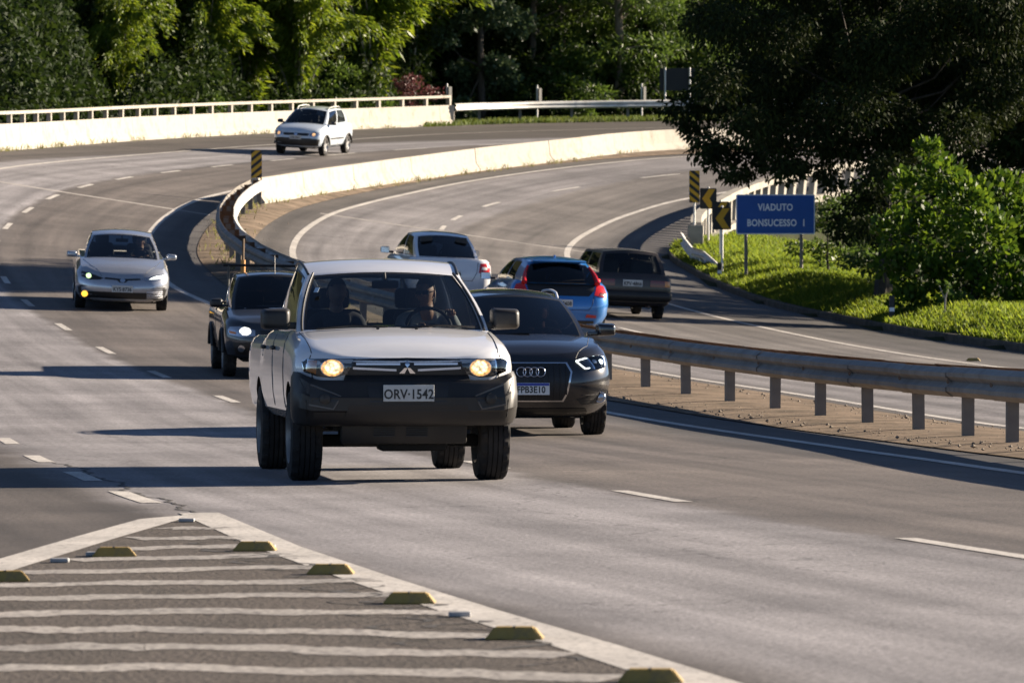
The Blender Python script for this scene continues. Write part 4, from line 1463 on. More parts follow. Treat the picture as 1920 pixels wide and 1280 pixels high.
for sg in (-1, 1):
    hp = [(.485, .815), (.60, .852), (.76, .875), (.835, .862), (.85, .78), (.82, .735), (.60, .722), (.545, .745)]
    hl = c.decal('headlight', [(sg * a, b) for a, b in hp], 'front', M_TRIM, .004, .03)
    led = [(.50, .812), (.585, .742), (.60, .733), (.82, .745), (.838, .78), (.826, .855), (.76, .866), (.60, .842)]
    P3 = []
    for a, b in led + led[:1]:
        h, d = c.ray('front', sg * a, b)
        if h is not None: P3.append(h + Vector((0, -.012, 0)))
    c.add('light_strip', bm_tube(bmesh.new(), P3, .0085, 6), M_LITW, 60, hl)
    c.disc('projector', sg * .70, .795, .035, M_LAMPIN, off=.012, dome=.01, parent=hl)
    c.disc('projector', sg * .78, .80, .03, M_LITW, off=.012, dome=.01, parent=hl)
    c.decal('lamp_lens', [(sg * a, b) for a, b in hp], 'front', M_CLEAR, .03, -.026, parent=hl)
    c.decal('air_intake', [(sg * a, b) for a, b in ((.50, .40), (.86, .49), (.868, .365), (.56, .34))], 'front', M_TRIM, .004, .03)
    for z in (.455, .41, .375):
        c.seam('intake_bar', [(sg * .55, z - .012), (sg * .85, z)], 'front', .005, M_PLAST)
    c.disc('fog_lamp', sg * .775, .42, .048, M_LAMPIN, off=.016, dome=.01)
    c.ringpart('fog_ring', sg * .775, .42, .056, .008, M_CHROME, off=.018)
    c.seam('hood_seam', [(sg * .50, .12), (sg * .66, .4), (sg * .76, 1.05)], 'top', .004)
    c.seam('door_seam', [(1.45, .35), (1.40, 1.03)], 'left' if sg < 0 else 'right', .005)
    c.seam('door_seam', [(2.5, .35), (2.52, 1.05)], 'left' if sg < 0 else 'right', .005)
    c.add('roof_rail', bm_tube(bmesh.new(), [(sg * (q.x - .03), q.y, q.z + (.045 if 0 < i < 9 else .0)) for i, q in enumerate([cab['top'](u) for u in np.linspace(0.04, .92, 10)])], .014, 6), M_DULLCH if sg > 0 else M_TRIM, 60)
c.mirror(1.0, 1.42, 1.14, P_BLK, .23, .16, .16, .1)
c.decal('lower_lip', [(-.66, .225), (.66, .225), (.62, .30), (-.62, .30)], 'front', M_PLAST, .01, .05)
c.add('underbody', bm_box(bmesh.new(), (0, 2.2, .24), (1.2, 3.6, .1)), M_UNDER)
bm = bmesh.new(); bm_tube(bm, [(-.6, 1.10, 1.075), (0, 1.0, 1.10), (.1, 1.0, 1.10)], .009, 5); bm_tube(bm, [(.0, 1.0, 1.09), (.66, 1.10, 1.07)], .009, 5); c.add('wiper', bm, M_TRIM, 60)
c.wheels(AX, .905, .35, .235, M_RIM, 5, .68)
c.seats((2.1, 3.0), .58)
c.dash(1.52, 1.05, .62, .36)
SUV = c
person(c, (.36, 2.15, .62), 'driver barely visible behind the dark windscreen of the black suv', M_SHIRTD, 0, ((.18, 1.86, 1.12), (.52, 1.86, 1.1)))

# ------------------------------------------------------------------ silver sedan coming the other way
P_SILV = carpaint('silver sedan paint', (.40, .42, .46), .26, metal=.55, dirt=.08)
p = on_road(226, 579)
c = Car('sedan', 'silver sedan with one yellow fog lamp lit in the left lanes', 'car', p.x, p.y, R(5.5), 4.62, .95)
AX = (.95, 3.65)
zt = prof([(0, .60), (.04, .635), (.15, .70), (.5, .80), (1.1, .90), (1.3, .93), (3.7, .98), (4.4, .97), (4.62, .88)], .075, .86, .03, .35, 1.7, 0)
lv = [(0, .66, .24, 4.5), (.08, .79, .10, 4.58), (.25, .86, .04, 4.61), (.5, .887, .0, 4.62), (.72, .885, .01, 4.6), (.88, .86, .05, 4.55), (1, .79, .12, 4.45)]
c.shell('body', pillow(lv, zt, .17, (.13, .07), (.44, .46), (.3, .28)), [P_SILV], c.arches(AX, .887, .315, .21, [((0, 2.5, 1.15), (1.24, 2.3, 1.4))]), M_UNDER)
c.cabin(P_SILV, (.72, 1.13, .90), (.56, 2.08, 1.345), (.62, 4.02, .98), (.535, 3.2, 1.35), .055, .055, (.2, .12), (.12, .07), .035, ws=(.935, .02, .965), gf=M_GCLR, gs=M_GMID, gr=M_GCLR)
c.decal('grille', [(-.34, .60), (-.10, .585), (-.06, .545), (.06, .545), (.10, .585), (.34, .60), (.33, .63), (.09, .615), (0, .61), (-.09, .615), (-.33, .63)], 'front', M_TRIM, .006, .03)
c.spot('emblem', 0, .585, .05, M_CHROME, off=.014, rz_=.035)
c.decal('lower_grille', [(-.60, .20), (.60, .20), (.66, .36), (-.66, .36)], 'front', M_TRIM, .006, .03)
c.decal('lower_lip', [(-.56, .175), (.56, .175), (.54, .205), (-.54, .205)], 'front', M_DULLCH, .012, .03)
for sg in (-1, 1):
    hp = [(.36, .615), (.55, .675), (.76, .725), (.785, .70), (.77, .625), (.60, .575), (.42, .585)]
    hl = c.decal('headlight', [(sg * a, b) for a, b in hp], 'front', M_TRIM if sg < 0 else M_LAMPIN, .004, .03)
    if sg < 0: c.spot('bulb', sg * .64, .648, .05, M_LITG, off=.012, parent=hl, rz_=.045)
    else: c.decal('light_strip', [(.50, .62), (.76, .64), (.775, .70), (.62, .675)], 'front', M_LITW, .010, .02, parent=hl)
    c.decal('fog_surround', [(sg * a, b) for a, b in ((.60, .22), (.80, .24), (.84, .44), (.80, .47), (.66, .46), (.78, .43), (.76, .30), (.62, .29))], 'front', M_TRIM, .008, .03)
    if sg > 0:
        for z in (.265, .30, .335, .37):
            c.seam('fin', [(.46, z), (.76, z + .01)], 'front', .011, M_DULLCH)
    else:
        c.spot('fog_lamp', -.705, .30, .058, M_LITY, off=.016)
    c.seam('hood_seam', [(sg * .40, .10), (sg * .60, .45), (sg * .74, 1.08)], 'top', .004)
    c.seam('door_seam', [(1.4, .3), (1.36, .9)], 'left' if sg < 0 else 'right', .004)
    c.seam('door_seam', [(2.45, .3), (2.47, .92)], 'left' if sg < 0 else 'right', .004)
c.plate('KYS·8736', .425, 'front', M_PLATE, size=.10)
c.mirror(.95, 1.5, .99, P_SILV, .21, .13, .15, .08)
bm = bmesh.new(); bm_box(bm, (0, 1.84, 1.27), (.24, .03, .07), 0, .015); bm_tube(bm, [(0, 1.84, 1.29), (0, 1.92, 1.36)], .012, 6); c.add('rear_view_mirror', bm, M_TRIM, 40)
c.add('underbody', bm_box(bmesh.new(), (0, 2.3, .2), (1.2, 3.8, .08)), M_UNDER)
c.wheels(AX, .875, .315, .205, M_RIM, 5, .66)
c.seats((2.15, 3.05), .50); c.dash(1.55, .93, .6, .36)
person(c, (.36, 2.22, .55), 'driver with dark hair at the wheel of the silver sedan', M_SHIRTD, R(-25), ((.2, 1.92, .95), (.5, 1.92, .97)))
SEDAN = c

# ------------------------------------------------------------------ dark compact pickup, half hidden behind the white one
P_DGREY = carpaint('dark graphite paint', (.035, .038, .045), .3, metal=.3, dirt=.2)
p = on_road(522, 706)
c = Car('pickup_truck', 'dark grey small pickup with roof antenna and ladder rack, half hidden behind white pickup', 'pickup truck', p.x, p.y, R(6.6), 4.4, .82)
AX = (.82, 3.5)
zt = prof([(0, .70), (.05, .745), (.15, .80), (.5, .87), (.95, .94), (1.2, .98), (2.7, .99), (2.8, 1.0), (4.4, 1.0)], .055, .82, .04, .35, 1.4, 0)
lv = [(0, .68, .20, 4.3), (.1, .78, .09, 4.37), (.3, .82, .02, 4.4), (.6, .832, .0, 4.4), (.82, .825, .03, 4.39), (.94, .80, .06, 4.38), (1, .76, .1, 4.36)]
c.shell('body', pillow(lv, zt, .28, (.1, .03), (.36, .36), (.12, .1)), [P_DGREY], c.arches(AX, .84, .32, .2, [((0, 1.95, 1.2), (1.16, 1.3, 1.2)), ((0, 3.6, 1.15), (1.36, 1.4, .9))]), M_UNDER)
c.cabin(P_DGREY, (.69, 1.0, .955), (.56, 1.72, 1.43), (.67, 2.72, .98), (.56, 2.62, 1.44), .055, .03, (.15, .09), (.03, .03), .03, ws=(.94, .02, .965), gf=M_GDRK, gs=M_GDRK, gr=M_GMID, sides=([(.06, .86, .06, .88)], .06, .92))
c.decal('lower_bumper', [(-.66, .30), (.66, .30), (.72, .52), (-.72, .52)], 'front', M_PLAST, .008, .03)
c.decal('grille', [(-.30, .60), (.30, .60), (.34, .70), (-.34, .70)], 'front', M_TRIM, .006, .03)
for sg in (-1, 1):
    hp = [(.40, .62), (.40, .70), (.60, .755), (.76, .745), (.79, .70), (.77, .635), (.6, .60)]
    hl = c.decal('headlight', [(sg * a, b) for a, b in hp], 'front', M_LAMPIN, .004, .03)
    c.spot('bulb', sg * .545, .685, .085, M_LITF, off=.012, parent=hl, rz_=.058)
    c.decal('turn_signal', [(sg * a, b) for a, b in ((.68, .64), (.765, .65), (.775, .69), (.68, .67))], 'front', M_AMB, .012, .02, parent=hl)
    c.spot('fog_lamp', sg * .60, .43, .05, M_LAMPIN, off=.016)
    for y in AX:
        bm = bmesh.new()
        bm_tube(bm, [(sg * .838, y + .385 * math.cos(a), .31 + .385 * math.sin(a)) for a in np.linspace(.15, math.pi - .15, 16)], .03, 6)
        c.add('wheel_arch_flare', bm, M_PLAST, 60)
    c.seam('door_seam', [(1.25, .4), (1.2, .95)], 'left' if sg < 0 else 'right', .004)
    c.seam('door_seam', [(2.5, .4), (2.52, .96)], 'left' if sg < 0 else 'right', .004)
c.plate('LQA·2917', .56, 'front', M_PLATE, size=.10)
c.mirror(.90, 1.22, 1.06, M_TRIM, .2, .15, .13, .08)
c.add('antenna', bm_tube(bmesh.new(), [(.0, 1.85, 1.49), (0, 1.95, 1.75)], .006, 5), M_TRIM, 60)
bm = bmesh.new()
for x in (-.62, .62):
    bm_tube(bm, [(x, 2.95, .98), (x, 2.95, 1.58)], .022, 6)
bm_tube(bm, [(-.70, 2.95, 1.58), (.70, 2.95, 1.58)], .022, 6)
c.add('ladder_rack', bm, M_TRIM, 60)
c.add('rack_upright', bm_tube(bmesh.new(), [(-.40, 3.0, 1.55), (-.40, 3.0, 1.98)], .022, 6), mat('rusty brown pole', (.10, .06, .03), .8, vary=.3), 60)
c.add('rack_sleeve', bm_tube(bmesh.new(), [(-.40, 3.0, 1.46), (-.40, 3.0, 1.66)], .035, 8), mat('orange sleeve', (.55, .25, .06), .6, vary=.2), 60)
bm = bmesh.new(); bm_tube(bm, [(-.5, .98, .985), (0, .9, 1.0), (.3, .92, .995)], .008, 5); c.add('wiper', bm, M_DULLCH, 60)
c.add('underbody', bm_box(bmesh.new(), (0, 2.2, .28), (1.1, 3.6, .1)), M_UNDER)
c.wheels(AX, .825, .32, .195, M_STEEL, 5, .62)
c.seats((1.95,), .55); c.dash(1.35, .98, .55, .34)

# ------------------------------------------------------------------ small pale hatchback far up the left carriageway
P_PALE = carpaint('pale white hatchback paint', (.52, .58, .64), .3, dirt=.06)
p = on_road(566, 290)
c = Car('hatchback', 'small white hatchback with roof rails driving up on the far bend', 'car', p.x, p.y, R(-15), 3.9, .8)
AX = (.8, 3.27)
zt = prof([(0, .70), (.05, .755), (.15, .81), (.5, .91), (.85, .98), (1.1, 1.0), (3.6, 1.03), (3.9, .95)], .06, .82, .04, .35, 1.4, 0)
lv = [(0, .66, .20, 3.75), (.1, .77, .08, 3.84), (.3, .82, .02, 3.88), (.6, .832, .0, 3.9), (.82, .825, .03, 3.87), (.94, .80, .06, 3.8), (1, .75, .1, 3.75)]
c.shell('body', pillow(lv, zt, .26, (.1, .05), (.38, .38), (.25, .2)), [P_PALE], c.arches(AX, .84, .31, .2, [((0, 2.2, 1.2), (1.2, 2.1, 1.2))]), M_UNDER)
cab = c.cabin(P_PALE, (.70, .92, .98), (.56, 1.72, 1.44), (.64, 3.72, 1.02), (.54, 3.32, 1.45), .055, .05, (.16, .1), (.08, .05), .03, ws=(.93, .02, .96), gf=M_GMID, gs=M_GMID, gr=M_GCLR)
c.decal('lower_bumper', [(-.70, .28), (.70, .28), (.78, .54), (.5, .58), (-.5, .58), (-.78, .54)], 'front', M_PLAST, .008, .03)
c.decal('grille', [(-.42, .655), (.42, .655), (.44, .74), (-.44, .74)], 'front', M_TRIM, .006, .03)
c.spot('emblem', 0, .70, .055, M_CHROME, off=.012)
for sg in (-1, 1):
    hp = [(.44, .64), (.46, .745), (.62, .79), (.74, .78), (.77, .72), (.72, .64)]
    hl = c.decal('headlight', [(sg * a, b) for a, b in hp], 'front', M_LAMPIN, .004, .03)
    c.spot('bulb', sg * .60, .71, .05, M_LIT, off=.012, parent=hl)
    c.add('roof_rail', bm_tube(bmesh.new(), [(sg * (q.x - .03), q.y, q.z + (.07 if 0 < i < 9 else .0)) for i, q in enumerate([cab['top'](u) for u in np.linspace(0.04, .92, 10)])], .018, 6), M_GALVB, 60)
    for y in AX:
        c.add('wheel_arch_flare', bm_tube(bmesh.new(), [(sg * .832, y + .375 * math.cos(a), .30 + .375 * math.sin(a)) for a in np.linspace(.1, math.pi - .1, 16)], .026, 6), M_PLAST, 60)
    c.decal('side_moulding', [(1.3, .52), (2.75, .52), (2.75, .57), (1.3, .57)], 'right' if sg > 0 else 'left', M_PLAST, .01, .02)
    c.seam('door_seam', [(1.2, .35), (1.12, .98)], 'left' if sg < 0 else 'right', .005)
    c.seam('door_seam', [(2.2, .35), (2.2, .99)], 'left' if sg < 0 else 'right', .005)
c.plate('LRB·3061', .60, 'front', M_PLATE, size=.10, off=.02)
c.mirror(.92, 1.2, 1.06, M_TRIM, .19, .14, .13, .08)
c.add('underbody', bm_box(bmesh.new(), (0, 2.0, .27), (1.1, 3.2, .08)), M_UNDER)
c.wheels(AX, .825, .31, .195, M_RIM, 5, .66)
c.seats((1.9, 2.7), .58); c.dash(1.3, 1.0, .55, .34)

# ------------------------------------------------------------------ the three cars driving away on the far carriageway
def away(name, label, px, Y, lat, b, L, anchor, cat='car', lift=0.0):
    X = (px - 960) * Y / FPX
    return Car(name, label, cat, X, Y, math.pi + b, L, anchor, lift=lift)

# white sedan
P_WH2 = carpaint('white sedan paint', (.64, .65, .69), .3, dirt=.06)
c = away('sedan', 'white sedan seen from behind with one red square tail lamp showing', 842, 108.5, 0, .17, 4.35, 4.35)
AX = (.82, 3.45)
zt = prof([(0, .64), (.1, .76), (1.0, .90), (1.2, .94), (3.4, .97), (3.75, .975), (4.25, .975), (4.35, .92)], .03, .85, 0, .3, 1.2, .015)
lv = [(0, .66, .2, 4.2), (.1, .78, .08, 4.3), (.3, .85, .02, 4.345), (.6, .868, 0, 4.35), (.82, .86, .02, 4.32), (.94, .83, .06, 4.29), (1, .78, .12, 4.25)]
c.shell('body', pillow(lv, zt, .22, (.1, .05), (.34, .34), (.26, .22)), [P_WH2], c.arches(AX, .87, .31, .2, [((0, 2.3, 1.2), (1.2, 2.1, 1.2))]), M_UNDER)
c.cabin(P_WH2, (.71, 1.1, .93), (.57, 1.85, 1.37), (.64, 3.80, .965), (.55, 2.92, 1.38), .055, .05, (.15, .1), (.10, .06), .03, rw=(.90, .06, .95), gf=M_GMID, gs=M_GDRK, gr=M_GMID)
for sg in (-1, 1):
    tl = c.decal('tail_light', [(sg * a, b) for a, b in ((.58, .72), (.80, .70), (.835, .77), (.82, .92), (.61, .91))], 'rear', M_RED, .012, .04)
    c.decal('reversing_lens', [(sg * a, b) for a, b in ((.64, .79), (.76, .78), (.77, .84), (.65, .84))], 'rear', M_PLATEW, .016, .02, parent=tl)
    c.seam('boot_seam', [(sg * .57, .99), (sg * .54, .72), (sg * .45, .55)], 'rear', .006)
    c.seam('door_seam', [(1.3, .35), (1.25, .93)], 'left' if sg < 0 else 'right', .004)
    c.seam('door_seam', [(2.3, .35), (2.32, .96)], 'left' if sg < 0 else 'right', .004)
c.seam('boot_seam', [(-.45, .55), (.45, .55)], 'rear', .006)
c.spot('emblem', 0, .84, .04, M_CHROME, 'rear', .012)
c.plate('KQW·5520', .68, 'rear', M_PLATE, size=.10)
c.decal('lower_bumper', [(-.6, .24), (.6, .24), (.64, .36), (-.64, .36)], 'rear', M_PLAST, .008, .03)
c.mirror(.95, 1.4, 1.02, M_TRIM, .2, .15, .13, .09)
c.add('underbody', bm_box(bmesh.new(), (0, 2.2, .25), (1.1, 3.6, .08)), M_UNDER)
c.wheels(AX, .858, .31, .19, M_STEEL, 5, .64)
c.seats((1.9, 2.85), .55); c.dash(1.4, .95, .55, -.34)
bm = bmesh.new(); bm_box(bm, (0, 1.7, 1.32), (.24, .03, .07), 0, .015); c.add('rear_view_mirror', bm, M_TRIM, 40)

# blue hatchback
P_BLUE = carpaint('bright blue paint', (.012, .15, .44), .3, metal=.25, dirt=.04)
c = away('hatchback', 'bright blue hatchback with tall red tail lamps beside its dark rear window', 1051, 95.5, 0, .15, 4.37, 4.37)
AX = (.9, 3.55)
zt = prof([(0, .60), (.1, .72), (1.1, .90), (1.3, .94), (3.5, 1.03), (4.05, 1.02), (4.25, .97), (4.37, .90)], .03, .88, 0, .3, 1.2, .02)
lv = [(0, .68, .2, 4.2), (.1, .80, .08, 4.31), (.3, .88, .02, 4.365), (.55, .902, 0, 4.37), (.78, .895, .02, 4.33), (.92, .85, .06, 4.26), (1, .78, .12, 4.2)]
c.shell('body', pillow(lv, zt, .20, (.1, .08), (.36, .36), (.36, .34)), [P_BLUE], c.arches(AX, .9, .32, .21, [((0, 2.5, 1.2), (1.2, 2.4, 1.2))]), M_UNDER)
cab = c.cabin(P_BLUE, (.73, 1.15, .93), (.56, 2.0, 1.345), (.70, 4.18, 1.0), (.52, 3.72, 1.355), .05, .05, (.16, .1), (.10, .08), .04, rw=(.90, .0, .88), gf=M_GDRK, gs=M_GDRK, gr=M_GDRK, sides=([(.10, .42, .06, .43), (.46, .74, .46, .78)], .08, .9))
c.decal('tailgate_panel', [(-.50, .78), (.50, .78), (.60, .88), (.62, .985), (-.62, .985), (-.60, .88)], 'rear', M_TRIM, .008, .04)
for sg in (-1, 1):
    tl = c.decal('tail_light', [(sg * a, b) for a, b in ((.60, .80), (.80, .76), (.845, .84), (.80, .96), (.72, .99), (.66, .98))], 'rear', M_RED, .016, .04)
    pts3 = [Vector(cab['rear'](sg * .95, v)) + Vector((0, .01, 0)) for v in np.linspace(0, .78, 8)]
    bm = bmesh.new(); bm_tube(bm, pts3, [.055 - .032 * i / 7 for i in range(8)], 8); c.add('tail_light_fin', bm, M_RED, 60)
    c.decal('lamp_insert', [(sg * a, b) for a, b in ((.70, .80), (.80, .785), (.815, .84), (.72, .85))], 'rear', M_REDD, .022, .02, parent=tl)
    c.decal('reflector', [(sg * a, b) for a, b in ((.44, .40), (.64, .39), (.64, .44), (.46, .46))], 'rear', M_RED, .010, .03)
    c.seam('tailgate_seam', [(sg * .60, .80), (sg * .56, .62), (sg * .5, .53)], 'rear', .006)
    c.seam('door_seam', [(2.5, .35), (2.52, .98)], 'left' if sg < 0 else 'right', .004)
c.seam('tailgate_seam', [(-.5, .53), (.5, .53)], 'rear', .006)
c.plate('LMT·7408', .65, 'rear', M_PLATE, size=.10)
c.decal('lower_bumper', [(-.62, .22), (.62, .22), (.60, .34), (-.60, .34)], 'rear', M_PLAST, .010, .03)
bm = bmesh.new(); q = cab['top'](1.0)
bm_box(bm, (0, q.y + .10, q.z + .03), (.98, .24, .03), 0, .012, R(-4)); c.add('roof_spoiler', bm, P_BLUE, 50)
bm = bmesh.new(); bm_box(bm, (0, 3.35, 1.45), (.03, .12, .06), 0, .01); c.add('roof_antenna', bm, P_BLUE, 50)
bm = bmesh.new(); bm_tube(bm, [(0, 4.28, 1.03), (-.2, 4.26, 1.06), (-.42, 4.22, 1.07)], .009, 5); c.add('rear_wiper', bm, M_TRIM, 60)
c.mirror(.98, 1.5, 1.02, M_TRIM, .2, .14, .13, .09)
c.add('underbody', bm_box(bmesh.new(), (0, 2.2, .24), (1.1, 3.6, .08)), M_UNDER)
c.wheels(AX, .89, .32, .21, M_RIM, 5, .66)
c.seats((2.0, 2.95), .52); c.dash(1.5, .95, .55, -.34)

# dark old boxy estate
P_OLD = carpaint('faded dark grey paint', (.020, .015, .015), .42, coat=.4, dirt=.2)
p = on_road(1180, 596)
c = away('station_wagon', 'old boxy dark grey car with wide tail lamps ahead of the blue hatchback', 1183, p.y - .7, 0, .16, 4.1, 4.1)
AX = (.8, 3.2)
zt = prof([(0, .70), (.1, .80), (1.0, .87), (1.2, .89), (3.9, .90), (4.1, .88)], .02, .8, 0, .3, 1.2, .01)
lv = [(0, .72, .08, 4.03), (.1, .775, .03, 4.08), (.4, .80, 0, 4.1), (.8, .80, .02, 4.09), (.94, .785, .05, 4.07), (1, .75, .09, 4.04)]
c.shell('body', pillow(lv, zt, .28, (.05, .03), (.16, .14), (.13, .1)), [P_OLD], c.arches(AX, .8, .285, .18, [((0, 2.4, 1.1), (1.16, 2.7, 1.1))]), M_UNDER)
c.cabin(P_OLD, (.68, 1.1, .88), (.56, 1.72, 1.31), (.68, 4.0, .89), (.555, 3.68, 1.325), .045, .02, (.08, .06), (.04, .03), .02, rw=(.90, .05, .90), gf=M_GMID, gs=M_GMID, gr=M_GCLR, planx=.01)
for sg in (-1, 1):
    tl = c.decal('tail_light', [(sg * a, b) for a, b in ((.36, .66), (.77, .66), (.77, .79), (.36, .79))], 'rear', M_REDD, .012, .03)
    c.decal('indicator_lens', [(sg * a, b) for a, b in ((.66, .67), (.765, .67), (.765, .78), (.66, .78))], 'rear', M_AMB, .015, .02, parent=tl)
c.spot('brake_lamp', .70, .735, .035, M_BRAKE, 'rear', .022)
c.plate('KPV·4866', .725, 'rear', M_PLATE, size=.105, off=.016)
bl = [(0, .74, 3.9, 4.12), (.2, .80, 3.9, 4.17), (.5, .815, 3.9, 4.19), (.85, .81, 3.9, 4.17), (1, .78, 3.9, 4.13)]
c.add('rear_bumper', pillow(bl, lambda x, y: .575, .36, (.01, .02), (.03, .03), (.10, .09), ns=6), M_PLAST, 40)
c.add('exhaust_pipe', bm_tube(bmesh.new(), [(-.35, 3.7, .27), (-.35, 4.14, .26)], .025, 8), M_RUST, 60)
c.mirror(.86, 1.35, .96, M_TRIM, .15, .12, .11, .07)
for sg in (-1, 1):
    c.seam('door_seam', [(2.3, .35), (2.32, .88)], 'left' if sg < 0 else 'right', .005)
    c.seam('tailgate_seam', [(sg * .70, .88), (sg * .69, .60)], 'rear', .005)
c.add('underbody', bm_box(bmesh.new(), (0, 2.1, .29), (1.0, 3.5, .1)), M_UNDER)
c.wheels(AX, .79, .285, .175, M_STEEL, 5, .62)
c.seats((1.9, 2.85), .50); c.dash(1.4, .92, .5, -.32)

# ------------------------------------------------------------------ signs and small street furniture
M_SBLUE = mat('blue sign sheeting', (.012, .09, .38), .45, vary=.06, vscale=3)
M_SWHITE = mat('white sign sheeting', (.86, .87, .9), .5)
M_SYEL = mat('yellow sign sheeting', (.62, .33, .012), .5, vary=.08, vscale=4)
M_SBLK = mat('black sign sheeting', (.012, .012, .013), .5)
M_SBACK = mat('sign back', (.007, .008, .009), .6, vary=.15, vscale=4)
M_SYELM = mat('yellow road marker', (.33, .22, .05), .6, vary=.15, vscale=14, dirt=(.12, .1, .07), dscale=12, damt=.8)
M_GSTUD = mat('grey road stud', (.3, .3, .3), .5, vary=.2, vscale=12)

def ground_at(x, y):
    return float(T(x, y)) if x > float(KERB(y)) or x < float(BACK(y)) else float(S(x, y))

def flat(name, poly, y, m, parent, t=.004):
    bm = bmesh.new(); prism(bm, poly, y, y + t)
    return ob(name, bm, m, parent)

def rrect(x0, z0, x1, z1, r=.05, n=4):
    P = []
    for cx, cz, a0 in ((x1 - r, z0 + r, -90), (x1 - r, z1 - r, 0), (x0 + r, z1 - r, 90), (x0 + r, z0 + r, 180)):
        for k in range(n + 1):
            a = R(a0 + 90 * k / n); P.append((cx + r * math.cos(a), cz + r * math.sin(a)))
    return P

# the blue bridge-name sign
X0, Y0 = 6.52, 132.0
g0 = ground_at(X0, Y0)
sg_ = tag(empty('road_sign', (X0, Y0, g0), R(-2)), 'blue sign reading VIADUTO BONSUCESSO I on two posts in the grass', 'sign')
zb_ = 3.125 - g0
bw, bh = 1.95, .985
bd = flat('sign_board', rrect(-bw / 2, zb_, bw / 2, zb_ + bh, .04), 0, M_SBACK, sg_, .02)
flat('sign_border', rrect(-bw / 2, zb_, bw / 2, zb_ + bh, .04), -.005, M_SWHITE, bd, .004)
flat('sign_face', rrect(-bw / 2 + .025, zb_ + .025, bw / 2 - .025, zb_ + bh - .025, .03), -.009, M_SBLUE, bd, .004)
for tx, zz, sz, xo in (('VIADUTO', .66, .235, .0), ('BONSUCESSO', .275, .235, -.09), ('I', .275, .235, .70)):
    o = ob('lettering', text_mesh(tx, sz, .001, 1.06, .0075), M_SWHITE, bd)
    o.location = (xo, -.0115, zb_ + zz); o.rotation_euler = (math.pi / 2, 0, 0); o.scale = (.80, 1, 1)
for x in (-.73, .64):
    gz_ = ground_at(X0 + x, Y0) - g0 - .3
    tube('post', [(x, .05, gz_), (x, .05, zb_ + bh - .05)], .045, M_POST, sg_, 10)

def chevron(px, Y, top, label, arrow=1, w=.46, h=.57, rz=0.0, group='yellow and black chevron signs'):
    X = (px - 960) * Y / FPX
    g = ground_at(X, Y)
    z1 = CAMH + (HORIZON - top) * Y / FPX - g
    r = tag(empty('chevron_sign', (X, Y, g), rz), label, 'sign', group)
    bd = flat('sign_board', rrect(-w / 2, z1 - h, w / 2, z1, .035), 0, M_SBLK, r, .012)
    zc = z1 - h / 2; k = h / 2 - .03
    flat('chevron', [(-.17, zc), (.01, zc + k), (.19, zc + k), (.03, zc), (.19, zc - k), (.01, zc - k)], -.005, M_SYEL, bd, .004)
    tube('post', [(0, .045, -.3), (0, .045, z1 + .04)], .032, M_GALVB, r, 10)
    return r
chevron(1354, 135, 388.5, 'nearest yellow chevron sign, standing left of the blue sign')
chevron(1328, 147.5, 353, 'yellow chevron sign right beside the striped marker board')
chevron(1351, 141, 378, 'chevron sign mostly hidden behind the nearest chevron sign')

def hazard(px, Y, y_top, y_bot, w, label, slope, leg_to):
    X = (px - 960) * Y / FPX
    zt_ = CAMH + (HORIZON - y_top) * Y / FPX; zb = CAMH + (HORIZON - y_bot) * Y / FPX
    r = tag(empty('hazard_marker', (X, Y, leg_to)), label, 'sign', 'striped hazard markers')
    h = zt_ - zb; z0 = zb - leg_to
    bd = flat('marker_board', rrect(-w / 2, z0, w / 2, z0 + h, .03), 0, M_SBLK, r, .012)
    n = 4; p = h / n
    for k in range(-1, n + 1):
        a = z0 + k * p + (.0 if slope > 0 else .10)
        dz = w * .78 * (1 if slope > 0 else -1)
        poly = [(-w / 2, a), (w / 2, a + dz), (w / 2, a + dz + p * .52), (-w / 2, a + p * .52)]
        # clip to the board
        q = []
        P = [(x, z) for x, z in poly]
        for lim, sgn in ((z0 + .008, 1), (z0 + h - .008, -1)):
            out = []
            for i in range(len(P)):
                (xa, za), (xb, zb2) = P[i], P[(i + 1) % len(P)]
                ia, ib = sgn * (za - lim) >= 0, sgn * (zb2 - lim) >= 0
                if ia: out.append((xa, za))
                if ia != ib:
                    t = (lim - za) / (zb2 - za); out.append((xa + (xb - xa) * t, lim))
            P = out
            if len(P) < 3: break
        if len(P) >= 3: flat('stripe', [(x * .96, z) for x, z in P], -.005, M_SYEL, bd, .004)
    tube('post', [(0, .04, -.05), (0, .04, z0 + h * .8)], .03, M_GALVB, r, 8)
pe = vpts[0]
hazard(1302, 147.0, 320, 380, .285, 'yellow and black striped marker board on the end of the viaduct railing', -1, pe.z + .88)
hazard(481, 148.25, 282, 340, .30, 'yellow and black striped marker board on the end of the centre barrier', 1, float(S(-7.05, 148.25)) + .72)

# turned-down end of the guard rail by the viaduct
bp_ = [Vector((4.62, 146.4, float(S(4.62, 146.4)) + .42)), Vector((4.66, 144.4, float(S(4.66, 144.4)) + .36)), Vector((4.78, 142.2, float(S(4.78, 142)) + .26)), Vector((5.0, 140.2, float(T(5.0, 140)) + .10)), Vector((5.25, 138.6, float(T(5.25, 138.6)) - .12)), Vector((5.5, 137.2, float(T(5.5, 137)) - .4))]
te = tag(empty('guard_rail_end', (4.8, 142, float(S(4.8, 142)))), 'steel guard rail end bending down into the grass by the viaduct railing', 'guard rail')
child_mesh(ob('rail_beam', sweep([(x, z) for x, z in wprof(-1)], bp_), M_GALVB, None, 40), te)
o = ob('post', pme, M_GALVB, te); o.location = Vector((4.78, 144.6, float(S(4.78, 144.6)))) - te.location

